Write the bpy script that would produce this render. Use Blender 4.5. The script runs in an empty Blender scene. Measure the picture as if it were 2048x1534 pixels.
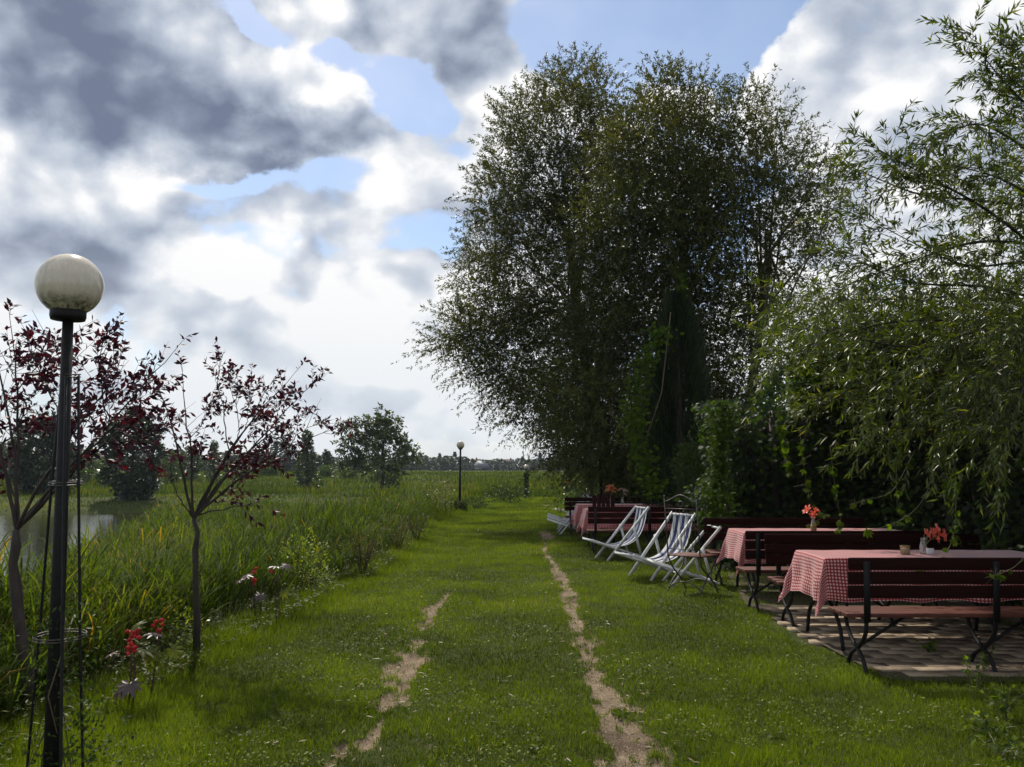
import bpy, math, random
import numpy as np
from mathutils import Matrix, Vector

random.seed(7)
rng = np.random.default_rng(11)
SC = bpy.context.scene
COL = SC.collection
PI = math.pi

# ------------------------------------------------------------------ camera
EYE = 1.6
PITCH = math.radians(5.92)
cd = bpy.data.cameras.new("camera")
cam = bpy.data.objects.new("camera", cd)
COL.objects.link(cam)
cam.location = (0, 0, EYE)
cam.rotation_euler = (math.radians(90) + PITCH, 0, 0)
cd.sensor_width = 36
cd.lens = 29.0
cd.clip_end = 5000
SC.camera = cam
SC.view_settings.view_transform = 'Standard'
SC.view_settings.look = 'None'
SC.view_settings.exposure = 0.0
SC.view_settings.gamma = 1.0
SC.view_settings.use_curve_mapping = False
SC.cycles.use_denoising = True
SC.cycles.max_bounces = 6
SC.cycles.diffuse_bounces = 2
SC.cycles.transmission_bounces = 4
SC.cycles.transparent_max_bounces = 6
SC.cycles.sample_clamp_indirect = 4

SUN_EL, SUN_AZ = math.radians(50), math.radians(21)      # azimuth to the left of the viewing direction
SUNV = Vector((-math.sin(SUN_AZ) * math.cos(SUN_EL), math.cos(SUN_AZ) * math.cos(SUN_EL), math.sin(SUN_EL)))


def raydir(px, py):
    """direction of a spot of the photograph (2048 wide)"""
    a, b = (px - 1024) / 1650.0, -(py - 767) / 1650.0
    c, s = math.cos(PITCH), math.sin(PITCH)
    v = Vector((a, c - b * s, s + b * c))
    return v.normalized()


def W(px, py, Y):
    """place at depth Y that shows there"""
    d = raydir(px, py)
    t = Y / d.y
    return np.array((d.x * t, Y, EYE + d.z * t))


# ------------------------------------------------------------------ world
world = bpy.data.worlds.new("World")
SC.world = world
world.use_nodes = True
wt = world.node_tree
wt.nodes.clear()


def wn(kind, **kw):
    n = wt.nodes.new(kind)
    for k, v in kw.items():
        setattr(n, k, v)
    return n


def wm(op, a, b=None, c=None, clamp=False):
    n = wn('ShaderNodeMath', operation=op, use_clamp=clamp)
    for i, v in enumerate((a, b, c)):
        if v is None:
            continue
        if isinstance(v, (int, float)):
            n.inputs[i].default_value = v
        else:
            wt.links.new(v, n.inputs[i])
    return n.outputs[0]


def wv(op, a, b=None):
    n = wn('ShaderNodeVectorMath', operation=op)
    for i, v in enumerate((a, b)):
        if v is None:
            continue
        if isinstance(v, (tuple, list, Vector)):
            n.inputs[i].default_value = tuple(v)
        elif isinstance(v, (int, float)):
            n.inputs[3].default_value = v
        else:
            wt.links.new(v, n.inputs[i])
    return n.outputs['Value'] if op in ('LENGTH', 'DOT_PRODUCT') else n.outputs[0]


def wscale(a, s):
    n = wn('ShaderNodeVectorMath', operation='SCALE')
    wt.links.new(a, n.inputs[0])
    n.inputs[3].default_value = s
    return n.outputs[0]


def wrange(v, a, b, c=0.0, d=1.0, smooth=True):
    n = wn('ShaderNodeMapRange', interpolation_type='SMOOTHSTEP' if smooth else 'LINEAR')
    n.clamp = True
    wt.links.new(v, n.inputs[0])
    for i, x in zip((1, 2, 3, 4), (a, b, c, d)):
        n.inputs[i].default_value = x
    return n.outputs[0]


def wnoise(vec, scale, detail=6, rough=0.55, dist=0.0):
    n = wn('ShaderNodeTexNoise')
    wt.links.new(vec, n.inputs['Vector'])
    n.inputs['Scale'].default_value = scale
    n.inputs['Detail'].default_value = detail
    n.inputs['Roughness'].default_value = rough
    n.inputs['Distortion'].default_value = dist
    return n


def wmix(f, a, b):
    n = wn('ShaderNodeMix', data_type='RGBA')
    n.clamp_factor = True
    if isinstance(f, (int, float)):
        n.inputs[0].default_value = f
    else:
        wt.links.new(f, n.inputs[0])
    for i, v in ((6, a), (7, b)):
        if isinstance(v, tuple):
            n.inputs[i].default_value = (*v, 1)
        else:
            wt.links.new(v, n.inputs[i])
    return n.outputs[2]


tc = wn('ShaderNodeTexCoord')
DIR = wv('NORMALIZE', tc.outputs['Generated'])
sepd = wn('ShaderNodeSeparateXYZ')
wt.links.new(DIR, sepd.inputs[0])
ELEV = sepd.outputs['Z']
# clouds are stretched sideways towards the horizon
stretch = wv('MULTIPLY', DIR, (1.0, 1.0, 1.3))
warp_n = wnoise(stretch, 2.6, 5, 0.55)
warp = wv('ADD', stretch, wscale(wv('SUBTRACT', warp_n.outputs['Color'], (0.5, 0.5, 0.5)), 0.13))
warpd = wv('ADD', DIR, wscale(wv('SUBTRACT', warp_n.outputs['Color'], (0.5, 0.5, 0.5)), 0.13))
warp_f = wnoise(stretch, 9.0, 6, 0.6)
warpd = wv('ADD', warpd, wscale(wv('SUBTRACT', warp_f.outputs['Color'], (0.5, 0.5, 0.5)), 0.085))


def blobsum(blobs):
    tot = None
    for (px, py, rx, ry, w) in blobs:
        c = raydir(px, py)
        k = 1650.0
        d = wv('SUBTRACT', warpd, tuple(c))
        d = wv('MULTIPLY', d, (k / rx, k / (rx * 2 + 500), k / ry))
        f = wrange(wv('LENGTH', d), 1.25, 0.35, 0.0, w)
        tot = f if tot is None else wm('ADD', tot, f)
    return tot


DARK = blobsum([
    (90, 120, 320, 140, 1.0), (330, 235, 330, 62, 0.85), (600, 245, 170, 48, 0.75), (60, 20, 300, 110, 0.4),
    (110, 400, 200, 105, 0.62), (60, 490, 150, 70, 0.3), (290, 505, 120, 75, 0.55), (250, 580, 240, 36, 0.25),
    (900, 20, 280, 95, 0.62), (620, 20, 130, 40, 0.35), (1990, 190, 160, 130, 0.36), (1850, 280, 170, 60, 0.2),
    (470, 640, 220, 45, 0.22), (620, 500, 40, 60, 0.3), (760, 570, 90, 45, 0.2), (520, 690, 160, 36, 0.25),
    (770, 770, 80, 40, 0.4), (980, 170, 70, 70, 0.28), (1000, 400, 90, 90, 0.12), (850, 640, 140, 60, 0.25),
    (1760, 420, 200, 130, 0.30), (1950, 420, 160, 130, 0.25), (640, 780, 60, 40, 0.25), (300, 760, 160, 40, 0.3),
    (1600, 480, 160, 120, 0.2)])
HOLES = blobsum([
    (1330, 90, 230, 95, 1.0), (1180, 40, 160, 70, 0.7), (1450, 150, 90, 60, 0.6), (840, 190, 120, 55, 0.8),
    (740, 110, 110, 42, 0.55), (520, 35, 110, 28, 0.5), (830, 470, 90, 38, 0.55), (560, 470, 160, 32, 0.35),
    (1440, 20, 200, 60, 0.7), (430, 330, 120, 30, 0.35), (700, 360, 130, 30, 0.35), (940, 300, 90, 50, 0.35),
    (1500, 230, 60, 40, 0.25), (1720, 30, 70, 30, 0.3)])
N1 = wnoise(warp, 3.3, 11, 0.62).outputs['Fac']
up = Vector((-0.035, 0.0, 0.075))
warp2 = wv('ADD', warp, tuple(up))
N2 = wnoise(warp2, 3.3, 11, 0.62).outputs['Fac']
relief = wm('SUBTRACT', N1, N2)
vor = wn('ShaderNodeTexVoronoi', feature='SMOOTH_F1')
wt.links.new(warp, vor.inputs['Vector'])
vor.inputs['Scale'].default_value = 8.0
vor.inputs['Detail'].default_value = 2.0
vor.inputs['Smoothness'].default_value = 0.6
vor.inputs['Roughness'].default_value = 0.6
vor2 = wn('ShaderNodeTexVoronoi', feature='SMOOTH_F1')
wt.links.new(warp2, vor2.inputs['Vector'])
for k_, v_ in (('Scale', 8.0), ('Detail', 2.0), ('Smoothness', 0.6), ('Roughness', 0.6)):
    vor2.inputs[k_].default_value = v_
PUFF = wm('SUBTRACT', 0.56, vor.outputs['Distance'])
RELP = wm('SUBTRACT', vor2.outputs['Distance'], vor.outputs['Distance'])
cover = wm('ADD', wm('MULTIPLY', wm('SUBTRACT', N1, 0.5), 2.6), 0.62)
cover = wm('ADD', cover, wm('MULTIPLY', PUFF, 0.8))
cover = wm('SUBTRACT', cover, wm('MULTIPLY', HOLES, 1.15))
WHITE = blobsum([(480, 130, 230, 90, .5), (1780, 130, 330, 150, .8), (560, 420, 420, 90, .35), (760, 620, 420, 220, .4), (1000, 200, 130, 90, .5), (1350, 185, 90, 40, .6), (800, 330, 120, 60, .3)])
cover = wm('ADD', cover, WHITE)
cover = wm('ADD', cover, wm('MULTIPLY', DARK, 1.0))
ALPHA = wrange(cover, 0.0, 0.42)
DSOFT = wm('DIVIDE', DARK, wm('ADD', wm('MULTIPLY', DARK, 0.48), 1.0))
thick = wm('ADD', DSOFT, wm('MULTIPLY', wm('SUBTRACT', N1, 0.5), 1.3))
thick = wm('ADD', thick, wm('MULTIPLY', relief, -2.4))
thick = wm('ADD', thick, wm('MULTIPLY', PUFF, -0.35))
thick = wm('ADD', thick, wm('MULTIPLY', RELP, -0.85))
N3 = wnoise(stretch, 1.9, 7, 0.6, 0.4).outputs['Fac']
thick = wm('ADD', thick, wm('MULTIPLY', wm('SUBTRACT', N3, 0.54), 0.9))
thick = wm('SUBTRACT', wm('MULTIPLY', thick, 0.76), 0.02)
ramp = wn('ShaderNodeValToRGB')
wt.links.new(thick, ramp.inputs[0])
els = ramp.color_ramp.elements
els[0].position = 0.02
els[0].color = (1.02, 1.015, 1.01, 1)
els[1].position = 1.0
els[1].color = (0.175, 0.215, 0.31, 1)
for p, c in ((0.09, (0.95, 0.96, 0.98)), (0.18, (0.80, 0.83, 0.88)), (0.34, (0.62, 0.67, 0.76)), (0.58, (0.41, 0.47, 0.58)), (0.8, (0.26, 0.305, 0.41))):
    e = els.new(p)
    e.color = (*c, 1)
lowpale = wrange(ELEV, 0.30, 0.0)
cloudc = wmix(wm('MULTIPLY', lowpale, 0.72), ramp.outputs[0], (0.74, 0.80, 0.86))
sky = wn('ShaderNodeTexSky', sky_type='NISHITA')
sky.sun_disc = False
sky.sun_elevation = SUN_EL
sky.sun_rotation = -SUN_AZ
sky.air_density = 1.0
sky.dust_density = 0.6
sky.ozone_density = 1.5
bg1 = wn('ShaderNodeBackground')
wt.links.new(sky.outputs[0], bg1.inputs[0])
bg1.inputs[1].default_value = 0.135
bg2 = wn('ShaderNodeBackground')
wt.links.new(cloudc, bg2.inputs[0])
bg2.inputs[1].default_value = 1.0
ms = wn('ShaderNodeMixShader')
alpha2 = wm('MAXIMUM', wm('MAXIMUM', ALPHA, 0.07), wm('MULTIPLY', lowpale, 0.85), clamp=True)
wt.links.new(alpha2, ms.inputs[0])
wt.links.new(bg1.outputs[0], ms.inputs[1])
wt.links.new(bg2.outputs[0], ms.inputs[2])
wo = wn('ShaderNodeOutputWorld')
wt.links.new(ms.outputs[0], wo.inputs[0])
world.cycles.sampling_method = 'MANUAL'
world.cycles.sample_map_resolution = 512

# ------------------------------------------------------------------ sun
sd = bpy.data.lights.new("sun", 'SUN')
sd.energy = 4.9
sd.angle = math.radians(0.6)
sd.color = (1.0, 0.92, 0.79)
sun = bpy.data.objects.new("sun", sd)
COL.objects.link(sun)
sun.rotation_euler = SUNV.to_track_quat('Z', 'Y').to_euler()
sun.location = (-6, 10, 20)


# ------------------------------------------------------------------ helpers
def tag(o, label=None, cat=None, group=None, kind=None):
    if label:
        o['label'] = label
    if cat:
        o['category'] = cat
    if group:
        o['group'] = group
    if kind:
        o['kind'] = kind
    return o


def empty(name, loc=(0, 0, 0), rz=0.0, label=None, cat=None, group=None):
    o = bpy.data.objects.new(name, None)
    o.empty_display_size = 0.1
    COL.objects.link(o)
    o.location = tuple(float(v) for v in loc)
    o.rotation_euler = (0, 0, rz)
    return tag(o, label, cat, group)


class MB:
    """collects polygons and links them as one mesh object"""

    def __init__(self):
        self.v, self.f, self.r, self.uv, self.n = [], [], [], [], 0

    def add(self, v, faces, r=0.5):
        v = np.asarray(v, float).reshape(-1, 3)
        for f in faces:
            self.f.append(np.asarray(f, np.int64) + self.n)
        self.v.append(v)
        rr = np.full(len(v), r) if np.isscalar(r) else np.asarray(r, float)
        self.r.append(rr)
        self.n += len(v)
        return self

    def box(self, c, s, rot=None, r=0.5):
        x, y, z = s[0] / 2, s[1] / 2, s[2] / 2
        v = np.array([(-x, -y, -z), (x, -y, -z), (x, y, -z), (-x, y, -z), (-x, -y, z), (x, -y, z), (x, y, z), (-x, y, z)])
        if rot is not None:
            v = v @ np.array(rot.to_3x3()).T
        v = v + np.asarray(c)
        self.add(v, [np.array([(0, 3, 2, 1), (4, 5, 6, 7), (0, 1, 5, 4), (1, 2, 6, 5), (2, 3, 7, 6), (3, 0, 4, 7)])], r)
        return self

    def bar(self, a, b, w, t, side=(0, 1, 0), r=0.5):
        """straight bar of rectangular section from a to b; w along side"""
        a, b = Vector(a), Vector(b)
        d = (b - a).normalized()
        s = Vector(side)
        s = (s - d * s.dot(d)).normalized()
        n = d.cross(s)
        v = []
        for p in (a, b):
            for (i, j) in ((-1, -1), (1, -1), (1, 1), (-1, 1)):
                v.append(p + s * i * w / 2 + n * j * t / 2)
        self.add([tuple(q) for q in v], [np.array([(0, 3, 2, 1), (4, 5, 6, 7), (0, 1, 5, 4), (1, 2, 6, 5), (2, 3, 7, 6), (3, 0, 4, 7)])], r)
        return self

    def tube(self, pts, rad, sides=6, cap=True, r=0.5):
        pts = np.asarray(pts, float)
        k = len(pts)
        rad = np.full(k, rad) if np.isscalar(rad) else np.asarray(rad, float)
        d = np.gradient(pts, axis=0)
        d /= np.linalg.norm(d, axis=1)[:, None] + 1e-9
        ref = np.array((0.0, 0, 1)) if abs(d[0, 2]) < 0.9 else np.array((1.0, 0, 0))
        s = np.cross(d, ref)
        s /= np.linalg.norm(s, axis=1)[:, None] + 1e-9
        t = np.cross(d, s)
        an = np.arange(sides) / sides * 2 * PI
        ring = s[:, None, :] * np.cos(an)[None, :, None] + t[:, None, :] * np.sin(an)[None, :, None]
        v = (pts[:, None, :] + ring * rad[:, None, None]).reshape(-1, 3)
        i = np.arange(k - 1)[:, None] * sides + np.arange(sides)[None, :]
        j = np.arange(k - 1)[:, None] * sides + (np.arange(sides)[None, :] + 1) % sides
        q = np.stack((i, i + sides, j + sides, j), -1).reshape(-1, 4)
        fs = [q]
        if cap:
            fs.append(np.array([list(range(sides))]))
            fs.append(np.array([list(range((k - 1) * sides, k * sides))[::-1]]))
        self.add(v, fs, r)
        return self

    def lathe(self, prof, sides=20, c=(0, 0, 0), r=0.5, axis=None):
        pr = np.asarray(prof, float)
        an = np.arange(sides) / sides * 2 * PI
        v = np.stack((pr[:, None, 0] * np.cos(an), pr[:, None, 0] * np.sin(an), np.repeat(pr[:, 1:2], sides, 1)), -1).reshape(-1, 3)
        if axis is not None:
            q = Vector((0, 0, 1)).rotation_difference(Vector(axis)).to_matrix()
            v = v @ np.array(q).T
        v = v + np.asarray(c)
        k = len(pr)
        i = np.arange(k - 1)[:, None] * sides + np.arange(sides)[None, :]
        j = np.arange(k - 1)[:, None] * sides + (np.arange(sides)[None, :] + 1) % sides
        self.add(v, [np.stack((i, j, j + sides, i + sides), -1).reshape(-1, 4)], r)
        return self

    def leaves(self, P, D, N, L, Wd, r, fold=False, pos=0.42):
        """leaf blades rooted at P, along D, facing N"""
        P, D, N = (np.asarray(a, float) for a in (P, D, N))
        n = len(P)
        if n == 0:
            return self
        L = np.broadcast_to(np.asarray(L, float), (n,))[:, None]
        Wd = np.broadcast_to(np.asarray(Wd, float), (n,))[:, None]
        D = D / (np.linalg.norm(D, axis=1)[:, None] + 1e-9)
        S = np.cross(D, N)
        S /= np.linalg.norm(S, axis=1)[:, None] + 1e-9
        Nn = np.cross(S, D)
        r = np.broadcast_to(np.asarray(r, float), (n,))
        if fold:
            a = P
            m = P + D * L * 0.5 - Nn * Wd * 0.22
            l_ = P + D * L * pos + S * Wd / 2
            rr = P + D * L * pos - S * Wd / 2
            t = P + D * L - Nn * L * 0.12
            v = np.stack((a, l_, t, rr, m), 1).reshape(-1, 3)
            b = np.arange(n)[:, None] * 5
            q = np.concatenate((b + np.array([0, 1, 2, 4]), b + np.array([0, 4, 2, 3])))
            self.add(v, [q], np.repeat(r, 5))
        else:
            v = np.stack((P, P + D * L * pos + S * Wd / 2, P + D * L, P + D * L * pos - S * Wd / 2), 1).reshape(-1, 3)
            b = np.arange(n)[:, None] * 4
            self.add(v, [b + np.array([0, 1, 2, 3])], np.repeat(r, 4))
        return self

    def blades(self, P, D, H, Wd, r, bend=None):
        """grass blades: one triangle each (or a bent strip when bend is given)"""
        P, D = np.asarray(P, float), np.asarray(D, float)
        n = len(P)
        H = np.broadcast_to(np.asarray(H, float), (n,))[:, None]
        Wd = np.broadcast_to(np.asarray(Wd, float), (n,))[:, None]
        a = rng.uniform(0, 2 * PI, n)
        S = np.stack((np.cos(a), np.sin(a), np.zeros(n)), 1)
        r = np.broadcast_to(np.asarray(r, float), (n,))
        if bend is None:
            v = np.stack((P - S * Wd / 2, P + S * Wd / 2, P + D * H), 1).reshape(-1, 3)
            b = np.arange(n)[:, None] * 3
            self.add(v, [b + np.array([0, 1, 2])], np.repeat(r, 3))
        else:
            B = np.asarray(bend, float)          # horizontal outward direction
            S = np.cross(B, (0, 0, 1.0)) + 1e-9
            S /= np.linalg.norm(S, axis=1)[:, None]
            m1 = P + D * H * 0.55 + B * H * 0.10
            m2 = P + D * H * 0.85 + B * H * 0.32
            t = P + D * H * 0.88 + B * H * 0.62
            v = np.stack((P - S * Wd * .35, P + S * Wd * .35, m1 + S * Wd / 2, m1 - S * Wd / 2, m2 + S * Wd * .38, m2 - S * Wd * .38, t), 1).reshape(-1, 3)
            b = np.arange(n)[:, None] * 7
            self.add(v, [b + np.array([0, 1, 2, 3]), b + np.array([3, 2, 4, 5]), b + np.array([5, 4, 6])], np.repeat(r, 7))
        return self

    def mesh(self, name, uv=None, smooth=False):
        me = bpy.data.meshes.new(name)
        v = np.concatenate(self.v) if self.v else np.zeros((0, 3))
        me.vertices.add(len(v))
        me.vertices.foreach_set('co', v.astype(np.float32).ravel())
        li, ls, st = [], [], 0
        for f in self.f:
            k = f.shape[1]
            li.append(f.ravel())
            ls.append(st + np.arange(len(f)) * k)
            st += f.size
        li = np.concatenate(li)
        ls = np.concatenate(ls)
        me.loops.add(len(li))
        me.loops.foreach_set('vertex_index', li.astype(np.int32))
        me.polygons.add(len(ls))
        me.polygons.foreach_set('loop_start', ls.astype(np.int32))
        a = me.attributes.new('rnd', 'FLOAT', 'POINT')
        a.data.foreach_set('value', np.concatenate(self.r).astype(np.float32))
        if uv is not None:
            ul = me.uv_layers.new(name='UVMap')
            ul.data.foreach_set('uv', np.asarray(uv, np.float32)[li].ravel())
        me.update(calc_edges=True)
        if smooth:
            me.polygons.foreach_set('use_smooth', np.ones(len(ls), bool))
        return me

    def build(self, name, mat, parent=None, uv=None, smooth=False, **tags):
        me = self.mesh(name, uv, smooth)
        me.materials.append(mat)
        o = bpy.data.objects.new(name, me)
        COL.objects.link(o)
        if parent is not None:
            o.parent = parent
        return tag(o, **tags)


def inst(name, me, mat4, parent=None, **tags):
    o = bpy.data.objects.new(name, me)
    COL.objects.link(o)
    if parent is not None:
        o.parent = parent
    o.matrix_basis = mat4
    return tag(o, **tags)


def copy_tree(o, parent=None):
    c = o.copy()
    COL.objects.link(c)
    c.parent = parent
    for ch in list(o.children):
        copy_tree(ch, c)
    return c


def bevel(o, w=0.004, seg=1):
    m = o.modifiers.new('bevel', 'BEVEL')
    m.width = w
    m.segments = seg
    m.limit_method = 'ANGLE'
    return o


# lattice noise for heights, bare soil and densities
_tab = np.random.default_rng(5).random((256, 256))


def vnoise(x, y):
    x, y = np.asarray(x, float), np.asarray(y, float)
    xi, yi = np.floor(x).astype(int), np.floor(y).astype(int)
    fx, fy = x - xi, y - yi
    fx, fy = fx * fx * (3 - 2 * fx), fy * fy * (3 - 2 * fy)
    a, b = _tab[xi % 256, yi % 256], _tab[(xi + 1) % 256, yi % 256]
    c, d = _tab[xi % 256, (yi + 1) % 256], _tab[(xi + 1) % 256, (yi + 1) % 256]
    return (a * (1 - fx) + b * fx) * (1 - fy) + (c * (1 - fx) + d * fx) * fy


def fbm(x, y, o=4):
    s, a, t = 0, 0.5, 0
    for i in range(o):
        s = s + a * vnoise(x * 2 ** i + 17.3 * i, y * 2 ** i + 9.1 * i)
        t += a
        a *= 0.5
    return s / t


def sstep(v, a, b):
    t = np.clip((np.asarray(v, float) - a) / (b - a), 0, 1)
    return t * t * (3 - 2 * t)


# ------------------------------------------------------------------ materials
def newmat(name):
    m = bpy.data.materials.new(name)
    m.use_nodes = True
    nt = m.node_tree
    nt.nodes.clear()
    return m, nt


def nd(nt, kind, ins=None, **kw):
    n = nt.nodes.new(kind)
    for k, v in kw.items():
        setattr(n, k, v)
    for k, v in (ins or {}).items():
        if isinstance(v, bpy.types.NodeSocket):
            nt.links.new(v, n.inputs[k])
        else:
            n.inputs[k].default_value = v
    return n


def ramp_node(nt, fac, stops):
    r = nt.nodes.new('ShaderNodeValToRGB')
    nt.links.new(fac, r.inputs[0])
    e = r.color_ramp.elements
    e[0].position, e[0].color = stops[0][0], (*stops[0][1], 1)
    e[1].position, e[1].color = stops[-1][0], (*stops[-1][1], 1)
    for p, c in stops[1:-1]:
        x = e.new(p)
        x.color = (*c, 1)
    return r.outputs[0]


def leafmat(name, stops, trans=0.4, tint=(1.25, 1.35, 0.55), rough=0.42, spec=0.5, patch=0.6, pscale=0.9):
    """thin leaves: colour by the leaf's own number plus broad variation, light passing through"""
    m, nt = newmat(name)
    at = nd(nt, 'ShaderNodeAttribute', attribute_name='rnd')
    tcn = nd(nt, 'ShaderNodeNewGeometry')
    no = nd(nt, 'ShaderNodeTexNoise', {'Vector': tcn.outputs['Position'], 'Scale': pscale, 'Detail': 3.0})
    a = nd(nt, 'ShaderNodeMath', {0: no.outputs['Fac'], 1: 0.5}, operation='SUBTRACT').outputs[0]
    a = nd(nt, 'ShaderNodeMath', {0: a, 1: patch}, operation='MULTIPLY').outputs[0]
    f = nd(nt, 'ShaderNodeMath', {0: at.outputs['Fac'], 1: a}, operation='ADD', use_clamp=True).outputs[0]
    c = ramp_node(nt, f, stops)
    p = nd(nt, 'ShaderNodeBsdfPrincipled', {'Base Color': c, 'Roughness': rough, 'Specular IOR Level': spec})
    ct = nd(nt, 'ShaderNodeMix', {0: 1.0, 6: c, 7: (*tint, 1)}, data_type='RGBA', blend_type='MULTIPLY').outputs[2]
    t = nd(nt, 'ShaderNodeBsdfTranslucent', {'Color': ct})
    mx = nd(nt, 'ShaderNodeMixShader', {0: trans, 1: p.outputs[0], 2: t.outputs[0]})
    o = nd(nt, 'ShaderNodeOutputMaterial', {'Surface': mx.outputs[0]})
    return m


def solid(name, c1, c2=None, rough=0.6, scale=12.0, metal=0.0, spec=0.5, bump=0.15, bscale=60.0, stretch=(1, 1, 1), coord='Object', detail=5.0):
    m, nt = newmat(name)
    tcn = nd(nt, 'ShaderNodeTexCoord')
    mp = nd(nt, 'ShaderNodeMapping', {'Vector': tcn.outputs[coord], 'Scale': stretch})
    no = nd(nt, 'ShaderNodeTexNoise', {'Vector': mp.outputs[0], 'Scale': scale, 'Detail': detail, 'Roughness': 0.6})
    c = ramp_node(nt, no.outputs['Fac'], [(0.3, c1), (0.7, c2 or c1)])
    nb = nd(nt, 'ShaderNodeTexNoise', {'Vector': mp.outputs[0], 'Scale': bscale, 'Detail': 3.0})
    bp = nd(nt, 'ShaderNodeBump', {'Height': nb.outputs['Fac'], 'Strength': bump, 'Distance': 0.01})
    p = nd(nt, 'ShaderNodeBsdfPrincipled', {'Base Color': c, 'Roughness': rough, 'Metallic': metal, 'Specular IOR Level': spec, 'Normal': bp.outputs[0]})
    nd(nt, 'ShaderNodeOutputMaterial', {'Surface': p.outputs[0]})
    return m


G = lambda *s: list(s)
M = {}
M['grass'] = leafmat('grass_blades', [(0.0, (0.028, 0.038, 0.003)), (0.45, (0.105, 0.145, 0.007)), (0.75, (0.18, 0.22, 0.012)), (0.93, (0.17, 0.19, 0.04)), (1.0, (0.30, 0.27, 0.12))], trans=0.42, tint=(1.35, 1.5, 0.35), rough=0.55, spec=0.22, patch=0.9, pscale=0.8)
M['meadow'] = leafmat('meadow_grass', [(0.0, (0.025, 0.042, 0.006)), (0.5, (0.065, 0.095, 0.011)), (0.85, (0.12, 0.135, 0.02)), (1.0, (0.22, 0.18, 0.06))], trans=0.4, rough=.65, spec=.08, tint=(1.3,1.4,.35), patch=1.1, pscale=0.12)
M['reed'] = leafmat('reed_leaves', [(0.0, (0.011, 0.019, 0.003)), (0.5, (0.044, 0.068, 0.008)), (0.88, (0.10, 0.13, 0.016)), (0.97, (0.20, 0.17, 0.04)), (1.0, (0.30, 0.16, 0.03))], trans=0.48, tint=(1.35, 1.5, 0.35), rough=0.65, spec=0.08, patch=0.9, pscale=0.5)
M['willow'] = leafmat('willow_leaves', [(0.0, (0.026, 0.034, 0.007)), (0.5, (0.060, 0.074, 0.014)), (0.85, (0.105, 0.115, 0.024)), (1.0, (0.20, 0.18, 0.05))], trans=0.40, tint=(1.4, 1.3, 0.35), rough=0.45, spec=0.35, patch=0.5, pscale=0.5)
M['willow2'] = leafmat('near_willow_leaves', [(0.0, (0.025, 0.040, 0.006)), (0.5, (0.064, 0.092, 0.012)), (0.9, (0.12, 0.155, 0.02)), (1.0, (0.22, 0.20, 0.05))], trans=0.42, tint=(1.4, 1.4, 0.3), rough=0.38, spec=0.45, patch=0.5, pscale=0.8)
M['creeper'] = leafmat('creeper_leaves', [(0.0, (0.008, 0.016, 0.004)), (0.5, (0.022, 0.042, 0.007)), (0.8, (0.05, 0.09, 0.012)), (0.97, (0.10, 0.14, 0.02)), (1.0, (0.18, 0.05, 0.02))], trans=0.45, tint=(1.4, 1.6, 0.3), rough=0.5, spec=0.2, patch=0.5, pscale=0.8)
M['creeper_lit'] = leafmat('sun_toned_creeper_leaves', [(0.0, (0.030, 0.055, 0.006)), (0.5, (0.060, 0.105, 0.010)), (0.9, (0.11, 0.165, 0.015)), (1.0, (0.17, 0.19, 0.02))], trans=0.55, tint=(1.4, 1.6, 0.3), rough=0.6, spec=0.06, patch=0.5)  # paler copy of creeper: sunlight put into its colour, shade into the darker one
M['thuja'] = leafmat('thuja_scales', [(0.0, (0.008, 0.014, 0.006)), (0.6, (0.020, 0.034, 0.010)), (1.0, (0.05, 0.075, 0.02))], trans=0.15, spec=.2, rough=.6, patch=0.4)
M['plum'] = leafmat('purple_leaves', [(0.0, (0.016, 0.007, 0.014)), (0.6, (0.045, 0.010, 0.024)), (0.9, (0.10, 0.014, 0.026)), (1.0, (0.17, 0.02, 0.02))], trans=0.22, tint=(1.7, 0.5, 0.6), rough=0.5, spec=0.25, patch=0.4, pscale=1.5)
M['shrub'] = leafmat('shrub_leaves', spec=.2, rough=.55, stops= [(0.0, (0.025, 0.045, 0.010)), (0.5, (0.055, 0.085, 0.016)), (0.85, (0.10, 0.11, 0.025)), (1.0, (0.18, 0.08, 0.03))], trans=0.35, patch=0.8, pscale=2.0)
M['yellow'] = leafmat('yellow_green_leaves', [(0.0, (0.06, 0.10, 0.012)), (0.5, (0.14, 0.19, 0.02)), (1.0, (0.32, 0.32, 0.06))], trans=0.45, tint=(1.3, 1.35, 0.4), patch=0.6, pscale=3.0)
M['midtree'] = leafmat('mid_tree_leaves', [(0.0, (0.025, 0.045, 0.018)), (0.5, (0.045, 0.075, 0.025)), (1.0, (0.095, 0.125, 0.04))], trans=0.28, patch=0.6, pscale=0.3)
M['fartree'] = leafmat('far_tree_leaves', [(0.0, (0.018, 0.032, 0.018)), (0.6, (0.03, 0.05, 0.022)), (1.0, (0.055, 0.085, 0.03))], trans=0.15, patch=0.5, pscale=0.08)
M['willowfar'] = leafmat('field_willow_leaves', [(0.0, (0.035, 0.052, 0.02)), (0.5, (0.07, 0.095, 0.035)), (1.0, (0.14, 0.16, 0.07))], trans=0.35, patch=0.6, pscale=0.3)
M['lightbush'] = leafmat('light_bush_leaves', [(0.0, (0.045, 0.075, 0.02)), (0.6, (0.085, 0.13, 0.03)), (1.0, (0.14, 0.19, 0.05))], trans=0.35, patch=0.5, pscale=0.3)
M['bark'] = solid('bark', (0.030, 0.022, 0.017), (0.075, 0.058, 0.045), 0.9, 18, bump=0.8, bscale=30, stretch=(1, 1, 0.3))
M['darkbark'] = solid('dark_bark', (0.018, 0.013, 0.012), (0.05, 0.036, 0.03), 0.85, 25, bump=0.8, bscale=45, stretch=(1, 1, 0.3))
M['twig'] = solid('twig_bark', (0.05, 0.04, 0.018), (0.10, 0.07, 0.03), 0.6, 30)
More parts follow.
